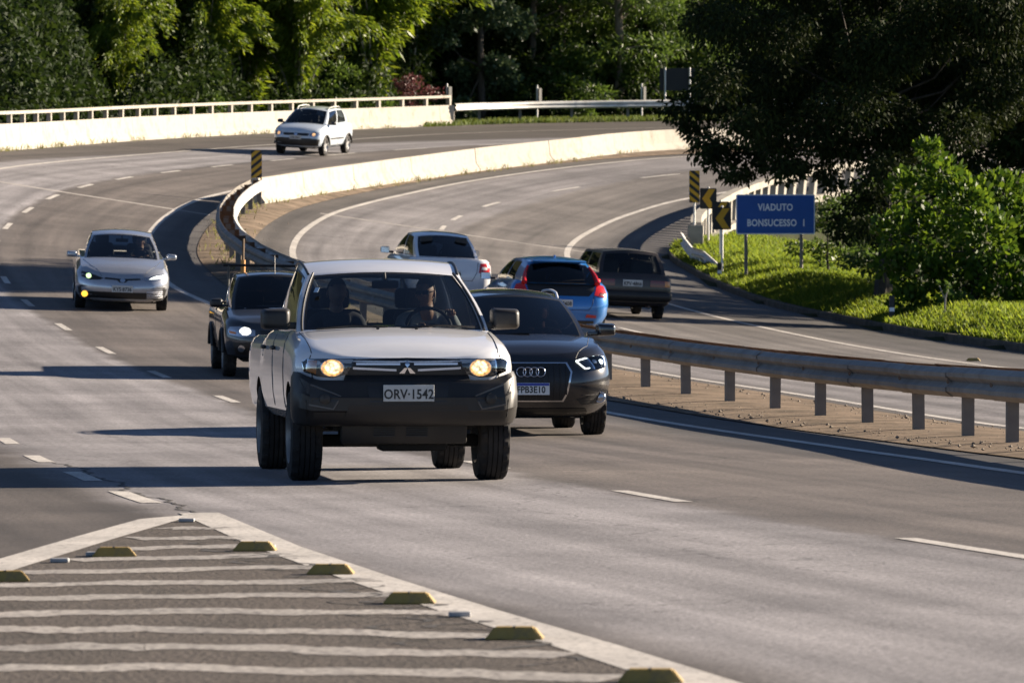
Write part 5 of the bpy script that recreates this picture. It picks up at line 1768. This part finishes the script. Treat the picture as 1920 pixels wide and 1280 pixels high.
def delineator(px, Y, h, label):
    X = (px - 960) * Y / FPX; g = ground_at(X, Y)
    r = tag(empty('marker_post', (X, Y, g)), label, 'post', 'short black marker posts')
    box('post', (0, 0, h / 2 - .1), (.11, .1, h + .2), M_SBLK, r, 0, .015)
    box('reflector', (0, -.052, h * .45), (.105, .004, .08), M_SWHITE, r)
delineator(1349, 133.6, .42, 'short black marker post at the foot of the chevron sign')
delineator(1672, 108.6, .52, 'short black marker post alone in the grass near the big bush')

# backs of signs on the far verge
def sign_back(px, Y, top, label, board=None):
    X = (px - 960) * Y / FPX; g = ground_at(X, Y)
    z1 = CAMH + (HORIZON - top) * Y / FPX - g
    r = tag(empty('sign_seen_from_behind', (X, Y, g)), label, 'sign', 'sign backs on the far verge')
    tube('post', [(0, 0, -.4), (0, 0, z1)], .042, M_GALVB, r, 10)
    box('sign_board', (.13, .12, z1 - .42), (.42, .02, .6), M_SBACK, r, R(74))
sign_back(838, 217.5, 157, 'sign back on a pale post beside the end of the white parapet')
sign_back(1007, 220.5, 160, 'sign back on a pale post behind the middle of the far guard rail')
sign_back(1203, 223.5, 157, 'short pale sign post just left of the two tall sign posts')
Xb = (1270 - 960) * 225 / FPX
g = ground_at(Xb, 225)
r = tag(empty('sign_seen_from_behind', (Xb, 225, g)), 'back of a large sign on two tall pale posts next to the dark tree', 'sign', 'sign backs on the far verge')
z1 = CAMH + (HORIZON - 127) * 225 / FPX - g
for x in (-.52, .52):
    tube('post', [(x, 0, -.4), (x, 0, z1)], .045, M_GALVB, r, 10)
box('sign_board', (0, .08, z1 - .5), (1.5, .03, .95), M_SBACK, r)

# road studs and raised markers of the gore
def raised(px, py, rz, label):
    p = on_road(px, py)
    bm = bmesh.new()
    L_, W_, h = .125, .075, .052
    v = [bm.verts.new(q) for q in ((-L_, -W_, 0), (L_, -W_, 0), (L_, W_, 0), (-L_, W_, 0), (-L_ * .66, -W_ * .5, h), (L_ * .66, -W_ * .5, h), (L_ * .66, W_ * .5, h), (-L_ * .66, W_ * .5, h))]
    for f in ((0, 1, 5, 4), (1, 2, 6, 5), (2, 3, 7, 6), (3, 0, 4, 7), (4, 5, 6, 7), (3, 2, 1, 0)): bm.faces.new([v[i] for i in f])
    bmesh.ops.bevel(bm, geom=bm.edges[:], offset=.006, segments=2, affect='EDGES')
    o = ob('raised_road_marker', bm, M_SYELM)
    o.location = p + Vector((0, 0, .004)); o.rotation_euler.z = rz
    tag(o, label, 'road marker', 'yellow raised markers on the gore')
    s_ = box('seam', (0, 0, .027), (.004, .085, .056), M_TRIM, o)
raised(10, 1090, R(6), 'yellow raised marker cut by the left edge of the picture')
raised(214, 1044, R(4), 'yellow raised marker on the left border of the striped gore')
raised(478, 1033, R(-3), 'topmost yellow raised marker on the right border of the gore')
raised(620, 1077, R(-3), 'second yellow raised marker down the right border of the gore')
raised(768, 1132, R(-3), 'third yellow raised marker down the right border of the gore')
raised(965, 1199, R(-3), 'fourth yellow raised marker down the right border of the gore')
raised(1220, 1281, R(-3), 'yellow raised marker at the bottom edge of the picture')
raised(1825, 677, R(-10), 'lone low marker on the far carriageway behind the guard rail')
def stud(px, py, label):
    p = on_road(px, py)
    bm = bmesh.new(); bm_box(bm, (0, 0, .011), (.10, .085, .024), 0, .007)
    bm_box(bm, (0, -.041, .012), (.075, .006, .012))
    o = ob('road_stud', bm, M_GSTUD)
    o.location = p + Vector((0, 0, .004)); tag(o, label, 'road stud', 'small grey road studs on the gore')
stud(350, 979, 'small grey road stud at the very tip of the gore')
stud(500, 1029, 'small grey road stud touching the topmost right yellow marker')
stud(112, 1055, 'small grey stud left of the left border yellow marker, farther out')
stud(178, 1043, 'small grey stud touching the yellow marker on the left border')
stud(862, 1157, 'small grey stud between third and fourth right border markers')

# loose stones and litter in the median
vs, fs = [], []
for k in range(1800):
    y = random.uniform(50, 84) if k < 1400 else random.uniform(84, 146)
    x = float(RAIL(y)) + random.uniform(-1.3, 1.3)
    if x < float(L_EDGE(y)) + .9 or x > float(R_IN(y)) - .4: continue
    z = float(S(x, y)) + .045
    r_ = random.choice((.006, .008, .011, .015, .024)) * random.uniform(.7, 1.3)
    b0 = len(vs)
    for dx, dy, dz in ((1, 0, 0), (0, 1, 0), (-1, 0, 0), (0, -1, 0), (0, 0, .8), (0, 0, -.6)):
        vs.append((x + dx * r_ * random.uniform(.6, 1.3), y + dy * r_ * random.uniform(.6, 1.3), z + dz * r_))
    for a, b in ((0, 1), (1, 2), (2, 3), (3, 0)):
        fs.append((b0 + a, b0 + b, b0 + 4)); fs.append((b0 + b, b0 + a, b0 + 5))
tag(ob('gravel', pydata(vs, fs), mat('loose stones', (.17, .14, .11), .9, vary=.5, vscale=2)), 'loose stones and grit scattered over the sandy median', 'gravel', kind='stuff')

# ------------------------------------------------------------------ vegetation
def rand_dirs(n):
    v = RNG.normal(size=(n, 3)); return v / np.linalg.norm(v, axis=1, keepdims=True)
def leaf_mesh(P, D, L, W, name='crown', fold=None):
    """one rhombic leaf per point: P base, D unit direction, L/W arrays"""
    n = len(P)
    s = np.cross(D, rand_dirs(n)); s /= np.linalg.norm(s, axis=1, keepdims=True) + 1e-9
    L = np.broadcast_to(np.asarray(L, float), (n,))[:, None]; W = np.broadcast_to(np.asarray(W, float), (n,))[:, None]
    tip = P + D * L
    mid = P + D * L * .45
    V = np.stack([P, mid + s * W * .5, tip, mid - s * W * .5], 1).reshape(-1, 3)
    return quads(V, np.arange(4 * n).reshape(n, 4), name)
def blob_points(blobs, n, shell=.5):
    """points in ellipsoids ((centre), (radii)); more of them near the skin"""
    C = np.array([b[0] for b in blobs], float); Rr = np.array([b[1] for b in blobs], float)
    w = (Rr[:, 0] * Rr[:, 1] + Rr[:, 1] * Rr[:, 2] + Rr[:, 0] * Rr[:, 2]); w = w / w.sum()
    i = RNG.choice(len(blobs), n, p=w)
    d = rand_dirs(n)
    r = shell + (1 - shell) * RNG.random(n) ** .7
    return C[i] + d * Rr[i] * r[:, None], d
def norm(v): return v / (np.linalg.norm(v, axis=1, keepdims=True) + 1e-9)

def broad_crown(h, rad, nb, n, L, W, droop=.5, flat_=1.0, base=.3):
    """broadleaf crown: leaf clumps at the ends of limbs. Returns mesh and limb ends"""
    blobs = []
    for k in range(nb):
        a = RNG.random() * 6.283; z = h * (base + (1 - base) * RNG.random() ** .85)
        f = math.sin(math.pi * min(1, max(.12, (z / h - base * .6) / (1.08 - base * .6)))) ** .6
        rr = rad * f * math.sqrt(RNG.random()) * .95
        s = rad * (.22 + .2 * RNG.random())
        blobs.append(((rr * math.cos(a), rr * math.sin(a), z), (s, s, s * .62 * flat_)))
    P, d = blob_points(blobs, n, .35)
    D = norm(d * .7 + rand_dirs(n) * .8 + np.array([0, 0, -droop]))
    return leaf_mesh(P, D, L * (.7 + .6 * RNG.random(n)), W * (.7 + .6 * RNG.random(n))), blobs
def plume_crown(h, rad, ncul, per, L, W):
    """arching feathery culms with narrow hanging leaves"""
    Ps, Ds, tips = [], [], []
    for k in range(ncul):
        a = RNG.random() * 6.283; reach = rad * (.25 + .75 * RNG.random()); top = h * (.45 + .55 * RNG.random())
        t = np.clip(RNG.beta(2.6, 1.2, per), .12, 1)
        out = reach * t ** 1.7
        z = top * (1 - (1 - t) ** 1.8) - np.maximum(t - .72, 0) ** 2 * top * 2.6
        sp = .16 + .55 * t * (1 - .5 * t)
        c = np.stack([out * math.cos(a), out * math.sin(a), z], 1)
        q = c + rand_dirs(per) * (sp * RNG.random(per) ** .5)[:, None] * np.array([1, 1, .7])
        dd = norm(np.stack([np.full(per, math.cos(a)), np.full(per, math.sin(a)), np.full(per, -.75)], 1) + rand_dirs(per) * .75)
        Ps.append(q); Ds.append(dd); tips.append((a, reach, top))
    P = np.concatenate(Ps); D = np.concatenate(Ds); n = len(P)
    return leaf_mesh(P, D, L * (.7 + .6 * RNG.random(n)), W * (.7 + .6 * RNG.random(n))), tips
def trunk_mesh(h, r, limbs, lean=(0, 0)):
    bm = bmesh.new()
    pts = [(lean[0] * t * t + .12 * math.sin(3 * t), lean[1] * t * t, h * t) for t in np.linspace(0, 1, 7)]
    bm_tube(bm, [(pts[0][0], pts[0][1], -.5)] + pts, [r * 1.25] + [r * (1.15 - .75 * t) for t in np.linspace(0, 1, 7)], 8)
    for (c, _) in limbs:
        t = min(.92, max(.25, c[2] / h * .7)); i = t * 6
        a = Vector(pts[int(i)]).lerp(Vector(pts[min(6, int(i) + 1)]), i - int(i))
        b = Vector(c); m = a.lerp(b, .5) + Vector((0, 0, -.12 * (b - a).length))
        rr = r * .38 * (1.1 - .6 * t)
        bm_tube(bm, [a, a.lerp(m, .6), m, b], [rr, rr * .75, rr * .55, rr * .2], 5, False)
    return bm
M_BARK = mat('bark', (.045, .036, .028), .9, vary=.4, vscale=4, bump=.6, bscale=10)
M_BARKP = mat('pale bark', (.3, .27, .22), .9, vary=.3, vscale=4, bump=.4, bscale=10)
LF_BAMB = leafmat('bamboo leaf', (.06, .115, .007), (.16, .215, .016), .5, .42)
LF_FEATH = leafmat('feathery leaf', (.035, .075, .011), (.08, .135, .022), .5, .4)
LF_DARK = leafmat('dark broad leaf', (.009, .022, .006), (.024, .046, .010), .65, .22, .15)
LF_GREY = leafmat('grey green leaf', (.04, .075, .035), (.075, .11, .05), .5, .25, .3)
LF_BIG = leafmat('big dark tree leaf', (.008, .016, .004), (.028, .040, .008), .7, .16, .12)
LF_BUSH = leafmat('glossy bush leaf', (.022, .058, .006), (.095, .165, .012), .55, .38, .25)
LF_RED = leafmat('reddish leaf', (.09, .03, .03), (.14, .06, .05), .5, .3)

def gz(x, y):
    return float(T(x, y))
def plant_tree(name, label, X, Y, crown_me, leaf, trunk_bm, bark, group, z=None, rz=None, sc=1.0, cat='tree', tname='trunk'):
    r = tag(empty(name, (X, Y, gz(X, Y) if z is None else z), rz if rz is not None else random.uniform(0, 6.28)), label, cat, group)
    r.scale = (sc, sc, sc)
    if not crown_me.materials: crown_me.materials.append(leaf)
    ob('crown', crown_me, None, r)
    if isinstance(trunk_bm, bmesh.types.BMesh):
        m = bpy.data.meshes.new('trunk'); trunk_bm.to_mesh(m); trunk_bm.free(); m.materials.append(bark); trunk_bm = m
    ob(tname, trunk_bm, None, r)
    return r

# crown library for the wood behind the outer bend
BAM = []
for k in range(3):
    me, tips = plume_crown(11 + 1.5 * k, 4.2, 60, 420, .36, .085)
    me.materials.append(LF_BAMB)
    bm = bmesh.new()
    for a, reach, top in tips[:26]:
        bm_tube(bm, [(reach * t ** 1.7 * math.cos(a), reach * t ** 1.7 * math.sin(a), top * (1 - (1 - t) ** 1.8) - .3) for t in (0, .2, .4, .6, .75)], [.05, .045, .035, .025, .012], 5, False)
    tm = bpy.data.meshes.new('culms'); bm.to_mesh(tm); bm.free(); tm.materials.append(M_BARKP)
    BAM.append((me, tm))
FEA = []
for k in range(3):
    me, bl_ = broad_crown(11.5, 4.2, 34, 15000, .24, .06, .25, .45, .22)
    me.materials.append(LF_FEATH)
    tb = trunk_mesh(9.5, .16, bl_[:16], (random.uniform(-1, 1), 0)); tm = bpy.data.meshes.new('trunk'); tb.to_mesh(tm); tb.free(); tm.materials.append(mat('mid brown bark', (.17, .14, .105), .9, vary=.3, vscale=4))
    FEA.append((me, tm))
DRK = []
for k in range(3):
    me, bl_ = broad_crown(13, 4.0, 30, 12000, .34, .15, .35, 1.0, .12)
    me.materials.append(LF_DARK)
    tb = trunk_mesh(10, .22, bl_[:14]); tm = bpy.data.meshes.new('trunk'); tb.to_mesh(tm); tb.free(); tm.materials.append(M_BARK)
    DRK.append((me, tm))
me, bl_ = broad_crown(12, 2.4, 26, 11000, .22, .14, .3, 1.1, .06)
me.materials.append(LF_GREY)
tb = trunk_mesh(10, .16, bl_[:10]); tm = bpy.data.meshes.new('trunk'); tb.to_mesh(tm); tb.free(); tm.materials.append(M_BARK)
GRY = [(me, tm)]

G = 'trees of the wood behind the outer bend'
wood = [
    # px, Y, kind, scale, label
    (15, 196, DRK, 1.15, 'dark broadleaf tree at the far left edge behind the parapet'),
    (110, 204, DRK, 1.05, 'dark broadleaf tree second from the left edge behind the parapet'),
    (225, 196, BAM, .55, 'small round bamboo clump lit on its right in the dark left wood'),
    (190, 214, DRK, 1.3, 'tall dark tree behind the small round bamboo clump'),
    (330, 212, DRK, 1.3, 'tall dark tree left of the big bright bamboo clumps'),
    (380, 203, BAM, .72, 'low bright bamboo clump at the left end of the sunlit bamboo'),
    (470, 208, BAM, 1.0, 'tall bright bamboo clump behind the middle of the parapet'),
    (560, 207, BAM, .80, 'bright bamboo clump straight above the white hatchback'),
    (610, 218, BAM, 1.25, 'tallest bright bamboo clump, above and behind the white hatchback'),
    (700, 214, BAM, 1.2, 'bright bamboo clump hanging over toward the parapet end'),
    (770, 224, BAM, 1.3, 'rightmost tall bamboo clump near the end of the parapet'),
    (660, 228, DRK, 1.4, 'dark tree deep in shade behind the bamboo'),
    (845, 232, FEA, 1.15, 'feathery tree leaning over the end of the white parapet'),
    (905, 224, GRY, 1.0, 'narrow grey green leafy column of a tree behind the guard rail'),
    (960, 240, DRK, 1.35, 'dark tree in shade behind the grey green one'),
    (1050, 232, FEA, 1.1, 'feathery pale trunked tree above the middle of the far guard rail'),
    (1120, 240, FEA, 1.35, 'tall feathery tree with forked pale trunk'),
    (1010, 250, DRK, 1.5, 'tall dark tree at the back of the wood, centre right'),
    (1190, 234, FEA, .85, 'low feathery tree left of the two tall sign posts'),
    (1270, 242, FEA, 1.2, 'feathery tree behind the two tall sign posts'),
    (1340, 246, DRK, 1.5, 'tall dark tree seen past the left side of the big dark tree'),
    (1230, 256, DRK, 1.6, 'tall dark tree at the back of the wood, far right'),
    (520, 236, DRK, 1.5, 'tall dark tree at the back of the wood behind the bamboo, left'),
    (800, 246, DRK, 1.6, 'tall dark tree at the back of the wood behind the parapet end'),
    (60, 225, DRK, 1.6, 'tall dark tree at the back of the wood, far left'),
    (1160, 228, FEA, 1.25, 'tall feathery tree just left of the short sign post'),
    (1310, 233, FEA, 1.2, 'feathery tree right of the two tall sign posts, touching the dark tree'),
    (1230, 246, FEA, 1.5, 'tall feathery tree high above the two tall sign posts'),
    (1000, 230, FEA, 1.0, 'feathery tree between the grey green tree and the forked pale trunk'),
    (1420, 240, DRK, 1.5, 'tall dark tree in the wood hidden behind the big dark tree, left'),
    (1520, 244, DRK, 1.5, 'tall dark tree in the wood hidden behind the big dark tree, middle'),
    (1640, 248, DRK, 1.5, 'tall dark tree in the wood hidden behind the big dark tree, right'),
    (1130, 262, DRK, 1.8, 'very tall dark tree at the top of the wood, right of centre'),
    (900, 262, DRK, 1.8, 'very tall dark tree at the top of the wood, centre'),
    (420, 226, DRK, 1.4, 'dark tree in the shade left of the tallest bamboo'),
    (270, 232, DRK, 1.6, 'very tall dark tree at the back of the left wood'),
]
for i, (px, Y, lib, sc, lab) in enumerate(wood):
    me, tm = lib[i % len(lib)]
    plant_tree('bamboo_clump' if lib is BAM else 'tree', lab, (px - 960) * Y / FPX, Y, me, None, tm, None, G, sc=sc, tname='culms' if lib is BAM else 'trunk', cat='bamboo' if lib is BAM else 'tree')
# undergrowth that closes the wood
n = 150000
px = RNG.uniform(-150, 2050, n); dpt = RNG.random(n) ** .8 * 16 + 2.2
Yb_ = np.linspace(150, 232, 2000); Xb_ = BACK(Yb_); pb_ = 960 + Xb_ * FPX / Yb_
Yu = np.interp(px, pb_, Yb_) + dpt * 1.05 + np.where(px > 820, 4.0, 0)
Xu = (px - 960) * Yu / FPX
hh = (1.5 + dpt * .42) * (.55 + .45 * np.sin(px * .021 + 1.3 * np.sin(Yu * .5))) * RNG.random(n) ** .6
Pu = np.stack([Xu, Yu, T(Xu, Yu) + hh], 1)
Du = norm(rand_dirs(n) + np.array([.2, -.3, -.3]))
th = leaf_mesh(Pu, Du, .30 * (.6 + .7 * RNG.random(n)), .12 * (.6 + .7 * RNG.random(n)), 'undergrowth')
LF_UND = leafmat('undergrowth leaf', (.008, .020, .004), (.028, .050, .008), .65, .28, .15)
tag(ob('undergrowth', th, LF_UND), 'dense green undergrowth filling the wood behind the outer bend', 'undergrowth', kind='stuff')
# low shrubs at the foot of the wood
SHR = []
for k in range(2):
    me, bl_ = broad_crown(2.6, 1.7, 14, 4200, .2, .07, .2, .9, .1); me.materials.append(LF_FEATH)
    tb = trunk_mesh(1.6, .05, bl_[:8]); tm = bpy.data.meshes.new('stem'); tb.to_mesh(tm); tb.free(); tm.materials.append(M_BARK)
    SHR.append((me, tm))
mr_, bl_ = broad_crown(2.4, 1.5, 12, 3000, .16, .06, .2, .9, .1); mr_.materials.append(LF_RED)
plant_tree('shrub', 'reddish shrub behind the end of the white parapet', (762 - 960) * 217 / FPX, 217, mr_, None, SHR[0][1], None, G, cat='shrub', tname='stem')
for i, (px, Y, sc, lab) in enumerate(((350, 198, 1.0, 'green shrub just above the parapet beam left of the bamboo'), (650, 212, 1.1, 'green shrub above the parapet beam right of the hatchback'), (930, 226, .9, 'shrub at the foot of the grey green tree'), (1085, 226, 1.3, 'rounded green shrub above the far guard rail, centre'),
                                      (1150, 229, 1.1, 'loose shrub left of the short sign post'), (1225, 231, 1.0, 'shrub between short and tall sign posts'), (1320, 232, 1.2, 'shrub right of the two tall sign posts'), (865, 226, 1.0, 'shrub right behind the end block of the parapet'))):
    plant_tree('shrub', lab, (px - 960) * Y / FPX, Y, SHR[i % 2][0], None, SHR[i % 2][1], None, G, sc=sc, cat='shrub', tname='stem')

# the big dark tree on the right, spreading over the road
TX, TY = 8.1, 116.5
tz = gz(TX, TY)
blobs = []
def P_(px, py, Y, r, f=.7):
    q = at(px, py, Y); blobs.append(((q.x - TX, q.y - TY, q.z - tz), (r, r * 1.1, r * f)))
for px, py, r in ((1325, 262, .55), (1300, 215, .6), (1380, 285, .6), (1360, 200, .8), (1440, 285, .6), (1490, 300, .6), (1430, 230, .9), (1340, 140, .8), (1420, 130, 1.0), (1510, 240, 1.0), (1520, 140, 1.1), (1580, 275, .7), (1600, 200, 1.1),
                  (1380, 60, 1.0), (1470, 50, 1.1), (1560, 50, 1.2), (1660, 100, 1.2), (1680, 220, 1.0), (1650, 330, .7), (1740, 160, 1.1), (1760, 40, 1.2), (1820, 120, 1.2), (1650, -20, 1.3), (1480, -40, 1.2), (1380, -40, 1.0), (1850, 10, 1.3), (1890, 180, 1.1), (1560, -90, 1.4), (1720, -100, 1.4), (1850, -120, 1.4),
                  (1590, 360, .35), (1600, 420, .5), (1640, 440, .45), (1700, 300, .9), (1900, 60, 1.2), (1800, 220, 1.0), (1450, 190, .9), (1620, 140, 1.0), (1320, 40, .8), (1280, 250, .3), (1345, 310, .35), (1400, 312, .35), (1455, 318, .32), (1520, 318, .35), (1565, 335, .35), (1610, 370, .4)):
    for q in range(2):
        P_(px + random.uniform(-25, 25), py + random.uniform(-20, 20), TY + random.uniform(-3.2, 3.2), r * random.uniform(.7, 1.0))
Pp, dd = blob_points(blobs, 95000, .2)
n = len(Pp)
Dd = norm(dd * .5 + rand_dirs(n) * .7 + np.array([0, 0, -.75]))
big = leaf_mesh(Pp, Dd, .135 * (.5 + .9 * RNG.random(n)), .055 * (.6 + .8 * RNG.random(n)))
tb = trunk_mesh(4.6, .19, [b for b in blobs[::3] if b[0][2] > 4.0], (-.3, .2))
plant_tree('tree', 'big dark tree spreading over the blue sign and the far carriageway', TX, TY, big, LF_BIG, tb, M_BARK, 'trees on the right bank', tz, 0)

# more trees behind it, closing the right side
RT = []
for k in range(2):
    me, bl_ = broad_crown(9, 3.2, 30, 15000, .2, .085, .5, .9, .1); me.materials.append(LF_BIG if k else LF_DARK)
    tb = trunk_mesh(7, .16, bl_[:12]); tm = bpy.data.meshes.new('trunk'); tb.to_mesh(tm); tb.free(); tm.materials.append(M_BARK)
    RT.append((me, tm))
for i, (X, Y, sc, lab) in enumerate(((12.2, 122, 1.15, 'dark leafy tree behind the big tree at the right edge'), (12.0, 129.5, .85, 'dark tree right behind the blue sign and big trunk'), (16.5, 127, 1.4, 'tall dark tree at the back of the right bank'), (14.8, 121.5, 1.2, 'dark tree at the right edge behind the glossy bush'))):
    me, tm = RT[i % 2]
    plant_tree('tree', lab, X, Y, me, None, tm, None, 'trees on the right bank', sc=sc)
# light leafed shrubs around the trunk
me, bl_ = broad_crown(2.2, 1.3, 14, 2600, .15, .07, .1, .9, .05); me.materials.append(LF_FEATH)
tb = trunk_mesh(1.4, .04, bl_[:8]); tm = bpy.data.meshes.new('stem'); tb.to_mesh(tm); tb.free(); tm.materials.append(M_BARK)
for i, (X, Y, sc, lab) in enumerate(((7.9, 133, .8, 'leafy shrub right behind the blue sign'), (8.6, 125, .75, 'leafy shrub between the blue sign and the big trunk'), (9.3, 119, .9, 'leafy shrub right of the big trunk'), (8.9, 138, 1.0, 'pale shrub beyond the blue sign by the viaduct wall'))):
    plant_tree('shrub', lab, X, Y, me, None, tm, None, 'shrubs on the right bank', sc=sc, cat='shrub', tname='stem')

# the glossy round-leaved bush
BX, BY = 9.55, 110.0
bzz = gz(BX, BY)
blobs = []
for px, py, r in ((1740, 285, .32), (1765, 330, .5), (1700, 350, .45), (1810, 370, .55), (1880, 360, .55), (1680, 430, .5), (1760, 430, .65), (1850, 440, .7), (1920, 420, .7), (1720, 510, .6), (1800, 520, .7), (1880, 530, .7), (1700, 570, .4), (1790, 590, .5), (1880, 600, .5), (1660, 490, .35), (1950, 560, .7), (1960, 470, .8)):
    q = at(px, py, BY + random.uniform(-1.0, 1.0)); blobs.append(((q.x - BX, q.y - BY, q.z - bzz), (r, r, r * .85)))
Pp, dd = blob_points(blobs, 9000, .3)
n = len(Pp)
Dd = norm(dd * .8 + rand_dirs(n) * .6 + np.array([0, 0, .55]))
s_ = norm(np.cross(Dd, rand_dirs(n)))
L_ = (.15 * (.6 + .6 * RNG.random(n)))[:, None]; W_ = L_ * .62
V = np.stack([Pp, Pp + Dd * L_ * .3 + s_ * W_ * .42, Pp + Dd * L_ * .7 + s_ * W_ * .5, Pp + Dd * L_, Pp + Dd * L_ * .7 - s_ * W_ * .5, Pp + Dd * L_ * .3 - s_ * W_ * .42], 1).reshape(-1, 3)
bush = quads(V, np.arange(6 * n).reshape(n, 6))
plant_tree('bush', 'tall bush with shiny round green leaves at the right edge', BX, BY, bush, LF_BUSH, trunk_mesh(2.4, .07, blobs), M_BARK, 'shrubs on the right bank', bzz, 0, 1, 'bush', 'stem')
# a small bare sapling in front of it
sx, sy = at(1770, 600, 106.5).x, 106.5
r = tag(empty('sapling', (sx, sy, gz(sx, sy))), 'small thin sapling with few pale leaves in front of the bush', 'sapling')
bm = bmesh.new(); bm_tube(bm, [(0, 0, -.2), (.03, 0, .35), (.10, 0, .62)], [.03, .022, .012], 6); bm_tube(bm, [(.03, 0, .3), (-.1, 0, .62)], [.016, .008], 5)
ob('stem', bm, M_BARKP, r)
tp = np.array([(.10, 0, .62), (-.1, 0, .6), (.05, 0, .45), (.08, 0, .55)])
Pp = np.repeat(tp, 6, 0); Dd = norm(rand_dirs(24) + np.array([0, 0, .4]))
lm = leaf_mesh(Pp, Dd, .14, .07); lm.materials.append(LF_FEATH)
ob('leaves', lm, None, r)

# grass on the bank, far verge, weeds along the barrier
def grass(name, X, Y, Z, hmin, hmax, w, m, label):
    n = len(X)
    h = hmin + (hmax - hmin) * RNG.random(n) ** 1.5
    a = RNG.random(n) * 6.283; ln = h * (.15 + .55 * RNG.random(n))
    bx, by = np.cos(a), np.sin(a)
    sx_, sy_ = -by * w / 2, bx * w / 2
    P0 = np.stack([X, Y, Z], 1); S_ = np.stack([sx_, sy_, np.zeros(n)], 1)
    Mi = P0 + np.stack([bx * ln * .35, by * ln * .35, h * .6], 1); Tp = P0 + np.stack([bx * ln, by * ln, h], 1)
    V = np.stack([P0 - S_, P0 + S_, Mi + S_ * .7, Tp, Mi - S_ * .7], 1).reshape(-1, 3)
    return tag(ob(name, quads(V, np.arange(5 * n).reshape(n, 5)), m), label, 'grass', kind='stuff')
LF_GRASS = leafmat('grass blade', (.085, .15, .010), (.20, .26, .025), .55, .45)
LF_WEED = leafmat('weed blade', (.11, .12, .03), (.2, .2, .06), .6, .35)
n = 120000
Y = RNG.uniform(84, 151, n); d = RNG.random(n) ** 1.1 * 4.6 + .08
X = KERB(Y) + d
clump = np.sin(X * 2.1 + Y * .7) * np.sin(Y * 1.3 - X) > -.75
X, Y = X[clump], Y[clump]
grass('grass', X, Y, T(X, Y) - .02, .05, .20, .018, LF_GRASS, 'sunlit green grass covering the bank right of the kerb')
n = 16000
X = RNG.uniform(-3.5, 12, n); Yb = FAR_RAIL(np.linspace(205, 230, 400)); yv = np.interp(X, Yb, np.linspace(205, 230, 400)) + RNG.uniform(-1.6, 2.4, n)
keep = X < L_OUT(yv) - .0
keep = X < BACK(yv) + 2.2
X, yv = X[keep], yv[keep]
grass('grass', X, yv, S(X, yv) - .03, .06, .28, .03, leafmat('verge blade', (.05, .09, .012), (.12, .15, .03), .6, .35), 'grass verge under the far guard rail')
ys = []; xs = []
for p in walk(BARRIER, 148.5, 190, .5, .34):
    if random.random() < .55:
        for q in range(random.randint(4, 22)):
            xs.append(p.x + random.gauss(0, .10)); ys.append(p.y + random.gauss(0, .16))
for p in walk(RAIL, 88, 147.5, .5, -.1):
    if random.random() < .5:
        for q in range(random.randint(5, 25)):
            xs.append(p.x + random.gauss(0, .22)); ys.append(p.y + random.gauss(0, .2))
for p in walk(PARAPET, 150, 212.5, .5, .3):
    if random.random() < .5:
        for q in range(random.randint(4, 16)):
            xs.append(p.x + random.gauss(0, .07)); ys.append(p.y + random.gauss(0, .16))
X = np.array(xs); Y = np.array(ys)
grass('weeds', X, Y, S(X, Y), .05, .22, .02, LF_WEED, 'dry weeds along the foot of the barriers and the curved guard rail')
